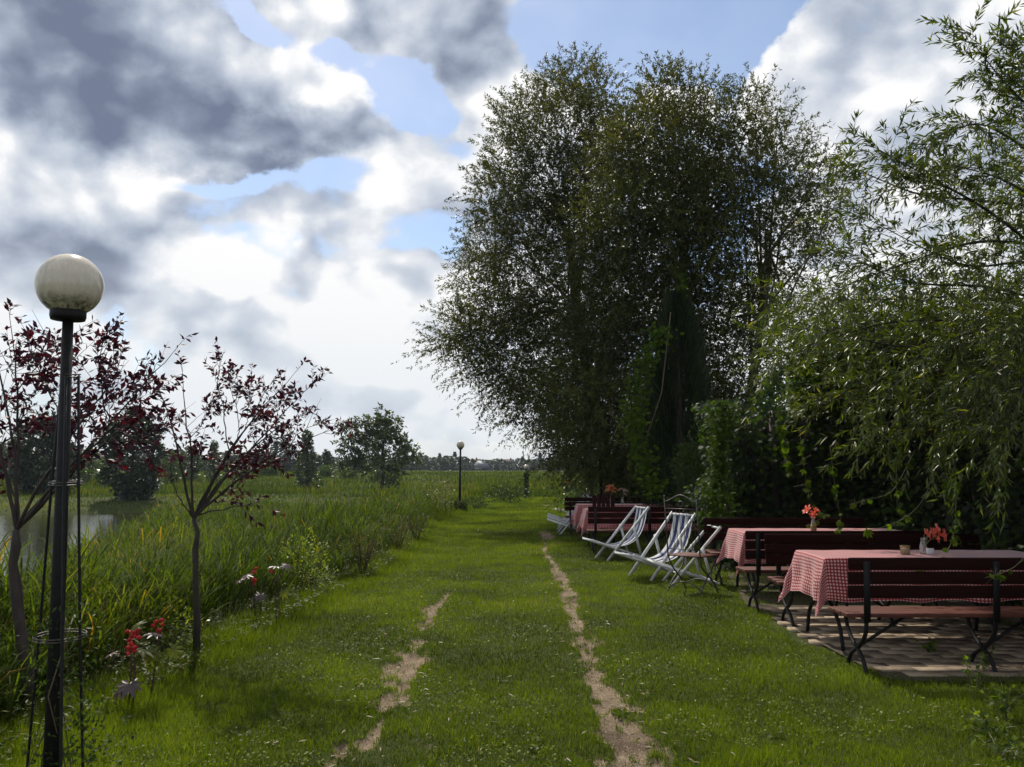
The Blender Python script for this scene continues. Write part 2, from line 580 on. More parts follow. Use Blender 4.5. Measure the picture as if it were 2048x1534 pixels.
M['iron'] = solid('black_iron', (0.006, 0.006, 0.007), (0.015, 0.014, 0.014), 0.55, 30, metal=0.0, spec=0.18, bump=0.25, bscale=120)
M['rustiron'] = solid('grey_iron', (0.045, 0.045, 0.048), (0.10, 0.085, 0.075), 0.5, 30, metal=0.5, bump=0.3, bscale=120)
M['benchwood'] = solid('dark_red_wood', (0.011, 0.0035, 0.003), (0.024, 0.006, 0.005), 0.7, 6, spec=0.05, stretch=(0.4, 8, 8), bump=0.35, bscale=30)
M['seatwood'] = solid('rusty_sunlit_red_wood', (0.06, 0.017, 0.011), (0.11, 0.032, 0.02), 0.55, 8, spec=0.25, stretch=(0.6, 6, 6), bump=0.4, bscale=40)  # chair slats; for bench seats a paler benchwood with sunlight in its colour
M['white'] = solid('white_painted_wood', (0.42, 0.43, 0.43), (0.64, 0.65, 0.64), 0.55, 14, bump=0.2, bscale=60)
M['soil'] = solid('soil_leaf_litter', (0.03, 0.02, 0.013), (0.07, 0.05, 0.03), 0.95, 12)
M['stem'] = solid('red_green_stem', (0.035, 0.015, 0.012), (0.07, 0.03, 0.015), 0.5, 20)
M['vinestem'] = solid('vine_stem', (0.10, 0.13, 0.03), (0.15, 0.12, 0.05), 0.5, 20)


def m_ground():
    m, nt = newmat('ground_turf_and_soil')
    at = nd(nt, 'ShaderNodeAttribute', attribute_name='rnd')
    ge = nd(nt, 'ShaderNodeNewGeometry')
    pos = ge.outputs['Position']
    n1 = nd(nt, 'ShaderNodeTexNoise', {'Vector': pos, 'Scale': 0.12, 'Detail': 6.0})
    n2 = nd(nt, 'ShaderNodeTexNoise', {'Vector': pos, 'Scale': 9.0, 'Detail': 6.0, 'Roughness': 0.7})
    n3 = nd(nt, 'ShaderNodeTexNoise', {'Vector': pos, 'Scale': 70.0, 'Detail': 5.0, 'Roughness': 0.7})
    n4 = nd(nt, 'ShaderNodeTexNoise', {'Vector': pos, 'Scale': 1.4, 'Detail': 6.0, 'Roughness': 0.65})
    mixn = nd(nt, 'ShaderNodeMix', {0: 0.5, 2: n1.outputs['Fac'], 3: n4.outputs['Fac']}, data_type='FLOAT').outputs[0]
    turf = ramp_node(nt, mixn, [(0.3, (0.034, 0.044, 0.007)), (0.5, (0.060, 0.080, 0.010)), (0.68, (0.10, 0.115, 0.02))])
    turf = nd(nt, 'ShaderNodeMix', {0: n2.outputs['Fac'], 6: turf, 7: (0.02, 0.026, 0.008, 1)}, data_type='RGBA').outputs[2]
    soil = ramp_node(nt, n2.outputs['Fac'], [(0.3, (0.13, 0.095, 0.062)), (0.55, (0.25, 0.19, 0.13)), (0.72, (0.36, 0.285, 0.20))])
    soil2 = ramp_node(nt, n3.outputs['Fac'], [(0.36, (0.10, 0.07, 0.045)), (0.55, (1, 1, 1)), (0.75, (1.15, 1.12, 1.05))])
    damp = nd(nt, 'ShaderNodeTexNoise', {'Vector': pos, 'Scale': 1.1, 'Detail': 4.0})
    dmp = nd(nt, 'ShaderNodeMapRange', {0: damp.outputs['Fac'], 1: 0.52, 2: 0.68}).outputs[0]
    soil = nd(nt, 'ShaderNodeMix', {0: dmp, 6: soil, 7: (0.10, 0.072, 0.05, 1)}, data_type='RGBA').outputs[2]
    soil = nd(nt, 'ShaderNodeMix', {0: 0.65, 6: soil, 7: soil2}, data_type='RGBA', blend_type='MULTIPLY').outputs[2]
    wob = nd(nt, 'ShaderNodeMath', {0: n2.outputs['Fac'], 1: 0.5}, operation='SUBTRACT').outputs[0]
    wob = nd(nt, 'ShaderNodeMath', {0: wob, 1: 1.5}, operation='MULTIPLY').outputs[0]
    f = nd(nt, 'ShaderNodeMath', {0: at.outputs['Fac'], 1: wob}, operation='ADD').outputs[0]
    f = nd(nt, 'ShaderNodeMapRange', {0: f, 1: 0.22, 2: 0.60}).outputs[0]
    c = nd(nt, 'ShaderNodeMix', {0: f, 6: turf, 7: soil}, data_type='RGBA').outputs[2]
    h = nd(nt, 'ShaderNodeMath', {0: n2.outputs['Fac'], 1: n3.outputs['Fac']}, operation='ADD').outputs[0]
    b = nd(nt, 'ShaderNodeBump', {'Height': h, 'Strength': 0.6, 'Distance': 0.03})
    p = nd(nt, 'ShaderNodeBsdfPrincipled', {'Base Color': c, 'Roughness': 0.95, 'Specular IOR Level': 0.15, 'Normal': b.outputs[0]})
    nd(nt, 'ShaderNodeOutputMaterial', {'Surface': p.outputs[0]})
    return m


def m_water():
    m, nt = newmat('pond_water')
    ge = nd(nt, 'ShaderNodeNewGeometry')
    mp = nd(nt, 'ShaderNodeMapping', {'Vector': ge.outputs['Position'], 'Scale': (0.6, 1.6, 1.0)})
    n1 = nd(nt, 'ShaderNodeTexNoise', {'Vector': mp.outputs[0], 'Scale': 4.0, 'Detail': 4.0})
    b = nd(nt, 'ShaderNodeBump', {'Height': n1.outputs['Fac'], 'Strength': 0.22, 'Distance': 0.05})
    p = nd(nt, 'ShaderNodeBsdfPrincipled', {'Base Color': (0.016, 0.018, 0.008, 1), 'Roughness': 0.06, 'Specular IOR Level': 0.5, 'IOR': 1.33, 'Normal': b.outputs[0]})
    nd(nt, 'ShaderNodeOutputMaterial', {'Surface': p.outputs[0]})
    return m


def m_gingham():
    m, nt = newmat('red_gingham_cloth')
    uv = nd(nt, 'ShaderNodeUVMap')
    sep = nd(nt, 'ShaderNodeSeparateXYZ', {0: uv.outputs[0]})
    outs = []
    for k in ('X', 'Y'):
        a = nd(nt, 'ShaderNodeMath', {0: sep.outputs[k], 1: 1 / 0.030}, operation='MULTIPLY').outputs[0]
        a = nd(nt, 'ShaderNodeMath', {0: a}, operation='FRACT').outputs[0]
        a = nd(nt, 'ShaderNodeMath', {0: a, 1: 0.5}, operation='GREATER_THAN').outputs[0]
        outs.append(a)
    s = nd(nt, 'ShaderNodeMath', {0: outs[0], 1: outs[1]}, operation='ADD').outputs[0]
    s = nd(nt, 'ShaderNodeMath', {0: s, 1: 0.5}, operation='MULTIPLY').outputs[0]
    c = ramp_node(nt, s, [(0.0, (0.66, 0.50, 0.48)), (0.5, (0.38, 0.04, 0.045)), (1.0, (0.22, 0.005, 0.010))])
    nz = nd(nt, 'ShaderNodeTexNoise', {'Vector': uv.outputs[0], 'Scale': 900.0, 'Detail': 2.0})
    b = nd(nt, 'ShaderNodeBump', {'Height': nz.outputs['Fac'], 'Strength': 0.3, 'Distance': 0.002})
    p = nd(nt, 'ShaderNodeBsdfPrincipled', {'Base Color': c, 'Roughness': 0.75, 'Normal': b.outputs[0], 'Sheen Weight': 0.4, 'Sheen Roughness': 0.35})
    t = nd(nt, 'ShaderNodeBsdfTranslucent', {'Color': c})
    mx = nd(nt, 'ShaderNodeMixShader', {0: 0.12, 1: p.outputs[0], 2: t.outputs[0]})
    nd(nt, 'ShaderNodeOutputMaterial', {'Surface': mx.outputs[0]})
    return m


def m_stripes():
    m, nt = newmat('blue_white_striped_canvas')
    uv = nd(nt, 'ShaderNodeUVMap')
    sep = nd(nt, 'ShaderNodeSeparateXYZ', {0: uv.outputs[0]})
    a = nd(nt, 'ShaderNodeMath', {0: sep.outputs['X'], 1: 3.3}, operation='MULTIPLY').outputs[0]
    a = nd(nt, 'ShaderNodeMath', {0: a}, operation='FRACT').outputs[0]
    r = nt.nodes.new('ShaderNodeValToRGB')
    nt.links.new(a, r.inputs[0])
    r.color_ramp.interpolation = 'CONSTANT'
    e = r.color_ramp.elements
    e[0].position, e[0].color = 0.0, (0.74, 0.74, 0.72, 1)
    e[1].position, e[1].color = 0.24, (0.022, 0.032, 0.15, 1)
    x = e.new(0.72)
    x.color = (0.74, 0.74, 0.72, 1)
    x = e.new(0.80)
    x.color = (0.22, 0.26, 0.42, 1)
    x = e.new(0.86)
    x.color = (0.74, 0.74, 0.72, 1)
    nz = nd(nt, 'ShaderNodeTexNoise', {'Vector': uv.outputs[0], 'Scale': 400.0, 'Detail': 2.0})
    b = nd(nt, 'ShaderNodeBump', {'Height': nz.outputs['Fac'], 'Strength': 0.2, 'Distance': 0.002})
    p = nd(nt, 'ShaderNodeBsdfPrincipled', {'Base Color': r.outputs[0], 'Roughness': 0.8, 'Normal': b.outputs[0]})
    t = nd(nt, 'ShaderNodeBsdfTranslucent', {'Color': r.outputs[0]})
    mx = nd(nt, 'ShaderNodeMixShader', {0: 0.35, 1: p.outputs[0], 2: t.outputs[0]})
    nd(nt, 'ShaderNodeOutputMaterial', {'Surface': mx.outputs[0]})
    return m


def m_globe():
    m, nt = newmat('dirty_opal_globe')
    tcn = nd(nt, 'ShaderNodeTexCoord')
    sep = nd(nt, 'ShaderNodeSeparateXYZ', {0: tcn.outputs['Object']})
    n1 = nd(nt, 'ShaderNodeTexNoise', {'Vector': tcn.outputs['Object'], 'Scale': 22.0, 'Detail': 8.0, 'Roughness': 0.7})
    mp = nd(nt, 'ShaderNodeMapping', {'Vector': tcn.outputs['Object'], 'Scale': (1, 1, 0.25)})
    n2 = nd(nt, 'ShaderNodeTexNoise', {'Vector': mp.outputs[0], 'Scale': 30.0, 'Detail': 8.0, 'Roughness': 0.75})
    # dirt collected round the lower rim
    a = nd(nt, 'ShaderNodeMapRange', {0: sep.outputs['Z'], 1: -0.045, 2: -0.125, 3: 0.0, 4: 1.0}).outputs[0]
    b = nd(nt, 'ShaderNodeMath', {0: n1.outputs['Fac'], 1: 0.38}, operation='SUBTRACT').outputs[0]
    b = nd(nt, 'ShaderNodeMath', {0: b, 1: 6.5}, operation='MULTIPLY').outputs[0]
    a = nd(nt, 'ShaderNodeMath', {0: a, 1: b}, operation='MULTIPLY', use_clamp=True).outputs[0]
    k = nd(nt, 'ShaderNodeMapRange', {0: n2.outputs['Fac'], 1: 0.66, 2: 0.74, 3: 0.0, 4: 0.75}).outputs[0]
    a = nd(nt, 'ShaderNodeMath', {0: a, 1: k}, operation='MAXIMUM').outputs[0]
    base = ramp_node(nt, n2.outputs['Fac'], [(0.35, (0.50, 0.44, 0.35)), (0.65, (0.64, 0.58, 0.48))])
    c = nd(nt, 'ShaderNodeMix', {0: a, 6: base, 7: (0.05, 0.045, 0.03, 1)}, data_type='RGBA').outputs[2]
    p = nd(nt, 'ShaderNodeBsdfPrincipled', {'Base Color': c, 'Roughness': 0.16, 'Subsurface Weight': 0.25, 'Subsurface Radius': (0.05, 0.045, 0.035), 'Subsurface Scale': 1.0})
    nd(nt, 'ShaderNodeOutputMaterial', {'Surface': p.outputs[0]})
    return m


def m_glass():
    m, nt = newmat('vase_glass')
    p = nd(nt, 'ShaderNodeBsdfPrincipled', {'Base Color': (0.9, 0.93, 0.9, 1), 'Roughness': 0.05, 'Transmission Weight': 0.85, 'IOR': 1.3})
    nd(nt, 'ShaderNodeOutputMaterial', {'Surface': p.outputs[0]})
    return m


M['ground'] = m_ground()
M['water'] = m_water()
M['gingham'] = m_gingham()
M['stripes'] = m_stripes()
M['globe'] = m_globe()
M['glass'] = m_glass()
M['petal'] = leafmat('coral_petals', [(0.0, (0.75, 0.10, 0.05)), (0.5, (0.85, 0.20, 0.12)), (1.0, (0.9, 0.42, 0.34))], trans=0.45, tint=(1.1, 0.9, 0.8), patch=0.8, pscale=25)
M['orange'] = leafmat('orange_petals', [(0.0, (0.6, 0.15, 0.04)), (1.0, (0.8, 0.35, 0.15))], trans=0.4, tint=(1.1, 0.9, 0.8))
M['cream'] = leafmat('cream_petals', [(0.0, (0.35, 0.25, 0.2)), (1.0, (0.6, 0.5, 0.42))], trans=0.4, tint=(1.1, 0.9, 0.8))
M['pod'] = leafmat('red_seed_pods', [(0.0, (0.28, 0.008, 0.012)), (0.7, (0.55, 0.015, 0.02)), (1.0, (0.7, 0.05, 0.04))], trans=0.2, tint=(1.2, 0.5, 0.5), patch=0.5, pscale=30)
M['paleleaf'] = leafmat('glossy_reddish_leaf', [(0.0, (0.05, 0.03, 0.028)), (1.0, (0.11, 0.065, 0.055))], trans=0.25, tint=(1.2, 0.9, 0.5), rough=0.33, spec=0.7)
M['castor'] = leafmat('castor_leaf', [(0.0, (0.07, 0.09, 0.015)), (1.0, (0.13, 0.15, 0.02))], trans=0.5, tint=(1.3, 1.3, 0.4))
M['box'] = solid('white_card', (0.55, 0.55, 0.58), (0.66, 0.66, 0.68), 0.6)
M['wicker'] = solid('wicker', (0.22, 0.14, 0.06), (0.38, 0.27, 0.13), 0.6, 40)
M['wax'] = solid('pale_candle_wax', (0.55, 0.45, 0.34), (0.62, 0.52, 0.40), 0.5)
M['roof'] = solid('grey_metal_roof', (0.13, 0.14, 0.155), (0.18, 0.19, 0.21), 0.6, 2)
M['tile'] = solid('dark_tile_roof', (0.03, 0.014, 0.012), (0.05, 0.025, 0.02), 0.8, 2)
M['plaster'] = solid('house_plaster', (0.12, 0.11, 0.09), (0.18, 0.165, 0.14), 0.9, 2)
M['window'] = solid('dark_window_glass', (0.02, 0.025, 0.03), (0.03, 0.035, 0.04), 0.1, 2)


def m_paver():
    m, nt = newmat('sandy_concrete_paver')
    ge = nd(nt, 'ShaderNodeNewGeometry')
    oi = nd(nt, 'ShaderNodeObjectInfo')
    n1 = nd(nt, 'ShaderNodeTexNoise', {'Vector': ge.outputs['Position'], 'Scale': 22.0, 'Detail': 6.0, 'Roughness': 0.65})
    f = nd(nt, 'ShaderNodeMath', {0: oi.outputs['Random'], 1: 0.5}, operation='MULTIPLY').outputs[0]
    f = nd(nt, 'ShaderNodeMath', {0: f, 1: n1.outputs['Fac']}, operation='ADD').outputs[0]
    c = ramp_node(nt, f, [(0.35, (0.10, 0.072, 0.048)), (0.7, (0.20, 0.15, 0.10)), (1.0, (0.33, 0.26, 0.175))])
    n2 = nd(nt, 'ShaderNodeTexNoise', {'Vector': ge.outputs['Position'], 'Scale': 140.0, 'Detail': 3.0})
    b = nd(nt, 'ShaderNodeBump', {'Height': n2.outputs['Fac'], 'Strength': 0.4, 'Distance': 0.005})
    p = nd(nt, 'ShaderNodeBsdfPrincipled', {'Base Color': c, 'Roughness': 0.9, 'Normal': b.outputs[0]})
    nd(nt, 'ShaderNodeOutputMaterial', {'Surface': p.outputs[0]})
    return m


M['paver'] = m_paver()


# ------------------------------------------------------------------ terrain
def pond_in(x, y):
    """> 0 inside the pond"""
    xe = np.interp(y, [8, 12, 20, 30, 53], [-6.8, -7.9, -9.9, -13.4, -22.0]) - 0.5 * np.sin(y * 0.45)
    a = (xe - x) / 1.5
    b = (53.0 - 0.02 * (x + 20) ** 2 * 0.15 + 1.2 * np.sin(x * 0.25) - y) / 1.5
    c = (y - 7.0 - 0.3 * (x + 9)) / 1.5
    d = (x + 75) / 2.0
    return np.minimum(np.minimum(a, b), np.minimum(c, d))


def lawn_edge(y):
    return -2.45 - 0.25 * np.sin(y * 0.33) + 0.015 * y


def ground_z(x, y):
    x, y = np.asarray(x, float), np.asarray(y, float)
    z = -0.90 * sstep(lawn_edge(y) - x, 0.2, 4.5)
    z = z + (0.45 * sstep(y, 52, 60)) * sstep(lawn_edge(y) - x, 0.2, 5.0)
    z = z - 0.8 * sstep(pond_in(x, y), -0.9, 0.9)
    far = sstep(y, 66, 118)
    z = z * (1 - far) + 1.05 * far
    z = z + 0.10 * (fbm(x * 0.12, y * 0.12) - 0.5) * sstep(np.abs(x + 8) + np.abs(y - 25) * 0, 4, 10) * sstep(y, 8, 20)
    z = z + 0.03 * (fbm(x * 0.8 + 3, y * 0.8) - 0.5)
    return z - 0.035 * soil_mask(x, y)


def soil_mask(x, y):
    n = fbm(x * 1.6 + 5, y * 0.9 + 3, 4)
    n2 = fbm(x * 6 + 2, y * 3.2 + 8, 4)
    r = 0.70 + 0.05 * np.sin(y * 0.7) + 0.09 * (n - 0.5)
    wr = (0.155 + 0.26 * (n2 - 0.5) * 2) * (1 - 0.55 * sstep(y, 12, 19)) * (1 - sstep(y, 19, 24)) * (0.8 + 0.55 * sstep(-y, -7, -4.4))
    a = 1 - np.abs(x - r) / np.maximum(wr, 0.01)
    l = -0.86 - 0.05 * np.sin(y * 0.9) + 0.14 * (n - 0.5)
    wl = (0.085 + 0.32 * (n2 - 0.5) * 2) * (0.25 + 1.2 * np.clip((fbm(x * 0.6 + 40, y * 1.1 + 11, 2) - 0.36) * 3.0, 0, 1)) * (1 - sstep(y, 9.6, 11.6)) * (1 + .9 * sstep(-y, -6.2, -4.4))
    b = 1 - np.abs(x - l) / np.maximum(wl, 0.01)
    m = np.clip(np.maximum(a, b) * 1.6, 0, 1)
    m = np.clip(m - 2.6 * np.clip(fbm(x * 15 + 3, y * 10 + 5, 2) - .55, 0, 1), 0, 1)
    # bare spots far along the path
    for (px, py, rx, ry) in ((1.9, 33.5, .55, 1.0), (1.6, 37, .4, .8), (2.5, 30, .5, .8), (0.85, 20.5, .2, 1.5)):
        m = np.maximum(m, np.clip(1.4 - np.hypot((x - px) / rx, (y - py) / ry) + (n2 - 0.5), 0, 1))
    return m


def gz(x, y):
    return float(ground_z(x, y))


def axis_pts(spec):
    out = [spec[0][0]]
    for a, b, s in spec:
        n = max(1, int(round((b - a) / s)))
        out += list(np.linspace(a, b, n + 1)[1:])
    return np.array(out)


gx = axis_pts([(-1500, -300, 200), (-300, -90, 15), (-90, -40, 2.5), (-40, -16, 0.8), (-16, -4, 0.4), (-4, -1.6, 0.12), (-1.6, 1.3, 0.035), (1.3, 6, 0.2), (6, 20, 1.0), (20, 90, 5), (90, 300, 20), (300, 1500, 200)])
gy = axis_pts([(-60, -4, 6), (-4, 3, 0.5), (3, 12, 0.045), (12, 24, 0.12), (24, 60, 0.5), (60, 130, 2), (130, 400, 15), (400, 2000, 200)])
X, Y = np.meshgrid(gx, gy)
Z = ground_z(X, Y)
v = np.stack((X, Y, Z), -1).reshape(-1, 3)
nx, ny = len(gx), len(gy)
i = (np.arange(ny - 1)[:, None] * nx + np.arange(nx - 1)[None, :]).ravel()
b = MB()
b.add(v, [np.stack((i, i + 1, i + 1 + nx, i + nx), -1)], soil_mask(X, Y).ravel())
b.build('ground', M['ground'], kind='structure', smooth=True)
b = MB()
b.add([(-90, 4, -1.18), (-4.5, 4, -1.18), (-4.5, 62, -1.18), (-90, 62, -1.18)], [np.array([(0, 1, 2, 3)])])
b.build('pond_water', M['water'], kind='structure')


# ------------------------------------------------------------------ patio of pavers
def patio_gap(x, y):
    return x < 2.82 + 0.12 * math.sin(y * 2.1) + 0.06 * math.sin(y * 7) + max(0, 6.6 - y) * 1.2


pp = empty('patio', (0, 0, 0))
pp['kind'] = 'structure'
pb = MB().box((0, 0, 0), (0.294, 0.144, 0.04))
pme = pb.mesh('paver')
pme.materials.append(M['paver'])
row = 0
y = 6.6
while y < 9.7:
    x = 2.6 + (0.15 if row % 2 else 0)
    while x < 4.9:
        if not patio_gap(x - 0.1, y):
            m4 = Matrix.Translation((x, y, 0.004 + random.uniform(-.004, .004))) @ Matrix.Rotation(random.uniform(-.02, .02), 4, 'Z')
            inst('paver', pme, m4, pp)
        x += 0.3
    y += 0.15
    row += 1
b = MB()
b.add([(3.0, 6.42, .012), (5.6, 6.3, .012), (5.6, 12.9, .017), (3.3, 12.9, .017), (2.75, 9.9, .017), (2.85, 6.5, .017)], [np.array([(0, 1, 2, 3, 4, 5)])])
b.build('patio_bed', M['soil'], pp)


# ------------------------------------------------------------------ lawn and meadow
def taken(x, y):
    """true on the paving"""
    return (x > 2.78 + 0.12 * np.sin(y * 2.1) + 0.06 * np.sin(y * 7) + np.maximum(0, 6.6 - y) * 1.2) & (x < 5.0) & (y > 6.5) & (y < 9.75)


def scatter_y(n, y0, y1, p):
    """depth samples with density ~ y^-p"""
    u = rng.random(n)
    a, b_ = y0 ** (1 - p), y1 ** (1 - p)
    return (a + u * (b_ - a)) ** (1 / (1 - p))


def lawn(n, y0, y1):
    yy = scatter_y(n, y0, y1, 1.35)
    xl, xr = np.maximum(-0.66 * yy - .4, lawn_edge(yy) - 0.5), np.minimum(0.66 * yy + .4, 5.2 + 0 * yy)
    xx = xl + rng.random(n) * (xr - xl)
    sm = soil_mask(xx, yy)
    keep = (rng.random(n) > np.clip((sm - .12) * 1.25, 0, .975)) & ~taken(xx, yy)
    return xx[keep], yy[keep]


xx, yy = lawn(620000, 3.3, 48)
n = len(xx)
nz = fbm(xx * 0.9, yy * 0.9, 4)
nf = fbm(xx * 4.0, yy * 4.0, 3)
edge = sstep(xx - lawn_edge(yy), 0.5, -0.4)
H = (0.020 + 0.032 * rng.random(n)) * (0.35 + 1.4 * nf) * (0.6 + .8 * nz) * (1 + 1.9 * edge)
H *= 1 + 0.5 * np.clip(yy / 12 - 1, 0, 1.5)
Wd = 0.0035 * (1 + 0.11 * yy) * (0.7 + 0.6 * rng.random(n))
lean = rng.normal(0, 0.38, (n, 2))
D = np.stack((lean[:, 0], lean[:, 1], np.ones(n)), 1)
D /= np.linalg.norm(D, axis=1)[:, None]
nb_ = fbm(xx * 0.35 + 70, yy * 0.35, 3)
r = np.clip(0.12 + 0.50 * rng.random(n) + 0.8 * (nz - 0.5) + 0.5 * (nf - .5) + .5 * (nb_ - .5), 0, .92)
dry = rng.random(n) < 0.022
r[dry] = 0.97
b = MB()
b.blades(np.stack((xx, yy, ground_z(xx, yy) - 0.003), 1), D, H, Wd, r)
b.build('lawn_grass', M['grass'], label='short mown green grass of the lawn and the path', cat='grass', kind='stuff')

# thin worn tufts along the rims of the tracks
m_ = 60000
yy = scatter_y(m_, 3.3, 20, 1.2)
xx = np.where(rng.random(m_) < .55, .70, -.88) + rng.normal(0, .2, m_)
sm = soil_mask(xx, yy)
k = (sm > .02) & (rng.random(m_) > sm * 1.02) & (fbm(xx * 7, yy * 7, 2) > .42)
xx, yy = xx[k], yy[k]
n = len(xx)
D = np.stack((rng.normal(0, .7, n), rng.normal(0, .7, n), np.ones(n)), 1)
D /= np.linalg.norm(D, axis=1)[:, None]
b = MB()
b.blades(np.stack((xx, yy, ground_z(xx, yy) - .002), 1), D, .012 + .025 * rng.random(n), .0035 * (1 + .1 * yy), np.clip(.35 + .6 * rng.random(n), 0, .97))
b.build('worn_grass', M['grass'], label='thin worn yellowish grass along the rims of the bare tracks', cat='grass', kind='stuff')

# clover and broad weeds low in the lawn
xx, yy = lawn(42000, 3.3, 22)
nz = fbm(xx * 1.3 + 9, yy * 1.3, 3)
k = nz > 0.47
xx, yy = xx[k], yy[k]
n = len(xx)
a = rng.uniform(0, 2 * PI, n)
D = np.stack((np.cos(a), np.sin(a), rng.uniform(0.1, .8, n)), 1)
N = np.stack((rng.normal(0, .3, n), rng.normal(0, .3, n), np.ones(n)), 1)
b = MB()
b.leaves(np.stack((xx, yy, ground_z(xx, yy) + rng.uniform(.008, .03, n)), 1), D, N, rng.uniform(.012, .028, n), rng.uniform(.010, .02, n), rng.uniform(.1, .6, n), pos=0.6)
b.build('clover', M['grass'], label='small round clover leaves low in the lawn', cat='clover', kind='stuff')

# fallen narrow leaves, pale
xx = np.concatenate((rng.uniform(-2.2, 3.0, 260), 0.75 + rng.normal(0, .22, 330), -0.9 + rng.normal(0, .25, 260)))
yy = 3.4 + rng.random(len(xx)) ** 1.6 * 9
n = len(xx)
a = rng.uniform(0, 2 * PI, n)
D = np.stack((np.cos(a), np.sin(a), rng.uniform(-.05, .12, n)), 1)
N = np.stack((rng.normal(0, .3, n), rng.normal(0, .3, n), np.ones(n)), 1)
M['dryleaf'] = leafmat('dry_fallen_leaves', [(0.0, (0.10, 0.07, 0.035)), (0.5, (0.22, 0.18, 0.09)), (1.0, (0.36, 0.31, 0.21))], trans=0.2, spec=.15)
b = MB()
b.leaves(np.stack((xx, yy, ground_z(xx, yy) + np.where(soil_mask(xx, yy) > .3, .006, .035)), 1), D, N, rng.uniform(.025, .07, n), rng.uniform(.006, .014, n), rng.random(n), fold=True)
b.build('fallen_leaves', M['dryleaf'], label='pale dry narrow leaves fallen on the tracks and lawn', cat='fallen leaves', kind='stuff')

# little stones and crumbs on the bare tracks
b = MB()
cnt = 0
tet = np.array([(1, 0, -.5), (-.5, .87, -.5), (-.5, -.87, -.5), (0, 0, .8)])
PX = np.concatenate((0.72 + rng.normal(0, .14, 1500), -0.88 + rng.normal(0, .16, 900)))
PY = 3.4 + rng.random(2400) ** 1.4 * 10
ok = soil_mask(PX, PY) > 0.45
PX, PY = PX[ok], PY[ok]
PZ = ground_z(PX, PY)
for x_, y_, z_ in zip(PX, PY, PZ):
    s = random.uniform(.002, .009)
    q = Matrix.Rotation(random.uniform(0, 6.28), 3, 'Z')
    b.add((tet * s) @ np.array(q).T * np.array((1, 1, .6)) + (x_, y_, z_ + s * .2), [np.array([(0, 1, 3), (1, 2, 3), (2, 0, 3)])])
M['pebble'] = solid('pebble', (0.10, 0.075, 0.05), (0.34, 0.29, 0.22), 0.9, 90)
b.build('soil_crumbs', M['pebble'], label='small stones and soil crumbs on the bare tracks', cat='gravel', kind='stuff')

# rough meadow beyond and round the pond
def meadow(n, y0, y1, xl, xr, hmin, hmax, wfac, name, mat, label, p=1.2):
    yy = scatter_y(n, y0, y1, p)
    xa, xb = np.maximum(-0.68 * yy - 2, xl), np.minimum(0.68 * yy + 2, xr + 0 * yy)
    xx = xa + rng.random(n) * (xb - xa)
    k = (pond_in(xx, yy) < -0.3) & ~((xx > lawn_edge(yy) - .1) & (yy < 47) & (xx < 9))
    xx, yy = xx[k], yy[k]
    m = len(xx)
    nz = fbm(xx * 0.22, yy * 0.22, 4)
    H = (hmin + (hmax - hmin) * rng.random(m)) * (0.45 + 1.2 * nz)
    H = H * np.where((yy > 50) & (xx < -3) & (yy < 66), 0.35, 1.0) * (1 - .45 * sstep(yy, 80, 118))
    lean = rng.normal(0, 0.22, (m, 2))
    D = np.stack((lean[:, 0], lean[:, 1], np.ones(m)), 1)
    b = MB()
    b.blades(np.stack((xx, yy, ground_z(xx, yy) - .02), 1), D, H, wfac * yy * (0.6 + rng.random(m)), np.clip(0.1 + 0.6 * rng.random(m) + 1.1 * (nz - .5), 0, 1))
    return b.build(name, mat, label=label, cat='grass', kind='stuff')


meadow(190000, 20, 135, -80, 80, .2, .6, 0.0011, 'meadow_grass', M['meadow'], 'rough green meadow grass beyond the lawn and pond', p=0.9)

# ------------------------------------------------------------------ reeds
REEDK = 0


def reeds(n, y0, y1, xl, xr, name, label, hs=1.0, blades=7, wf=1.0, p=1.1):
    yy = scatter_y(n, y0, y1, p)
    xx = xl + rng.random(n) * (xr - xl)
    pi_ = pond_in(xx, yy)
    nz = fbm(xx * .45 + 50, yy * .45, 3)
    k = (pi_ < 0.15) & (xx < lawn_edge(yy) - 0.25 - 0.5 * nz) & (xx > -0.66 * yy - 1.2)
    k &= rng.random(n) < (0.25 + 1.3 * nz)
    xx, yy, nz, pi_ = xx[k], yy[k], nz[k], pi_[k]
    m = len(xx)
    near = sstep(lawn_edge(yy) - xx, 0.2, 1.8)
    H = (0.65 + 0.5 * rng.random(m)) * (0.35 + 1.15 * nz) * hs * (0.35 + 0.65 * near) * (1 - 0.12 * sstep(pi_, -2.2, 0.1))
    base = np.stack((xx, yy, ground_z(xx, yy) - .03), 1)
    lean = rng.normal(0, .17, (m, 2)) + np.array((0.05, -0.03))
    ax = np.stack((lean[:, 0], lean[:, 1], np.ones(m)), 1)
    ax /= np.linalg.norm(ax, axis=1)[:, None]
    b = MB()
    b.blades(base, ax, H * 1.0, 0.008 * wf, 0.35 * rng.random(m) + .2)
    for j in range(blades):
        t = (0.18 + 0.75 * (j + rng.random(m)) / blades)
        az = j * 2.4 + rng.uniform(0, 2 * PI, m)
        B = np.stack((np.cos(az), np.sin(az), 0 * az), 1)
        L = (0.28 + 0.22 * rng.random(m)) * (0.7 + 0.5 * H) * np.where(t > .8, .75, 1.0)
        upd = ax * (0.75 + .3 * rng.random(m))[:, None] + B * (0.22 + .35 * rng.random(m))[:, None]
        upd /= np.linalg.norm(upd, axis=1)[:, None]
        rr = np.clip(0.12 + 0.5 * rng.random(m) + 0.5 * (nz - .5) + 0.2 * t, 0, 0.93)
        rr[rng.random(m) < 0.02] = 1.0
        b.blades(base + ax * (H * t)[:, None], upd, L, 0.0125 * wf * (0.7 + .6 * rng.random(m)), rr, bend=B * (.15 + 1.0 * rng.random(m))[:, None])
    return b.build(name, M['reed'], label=label, cat='reeds', kind='stuff')


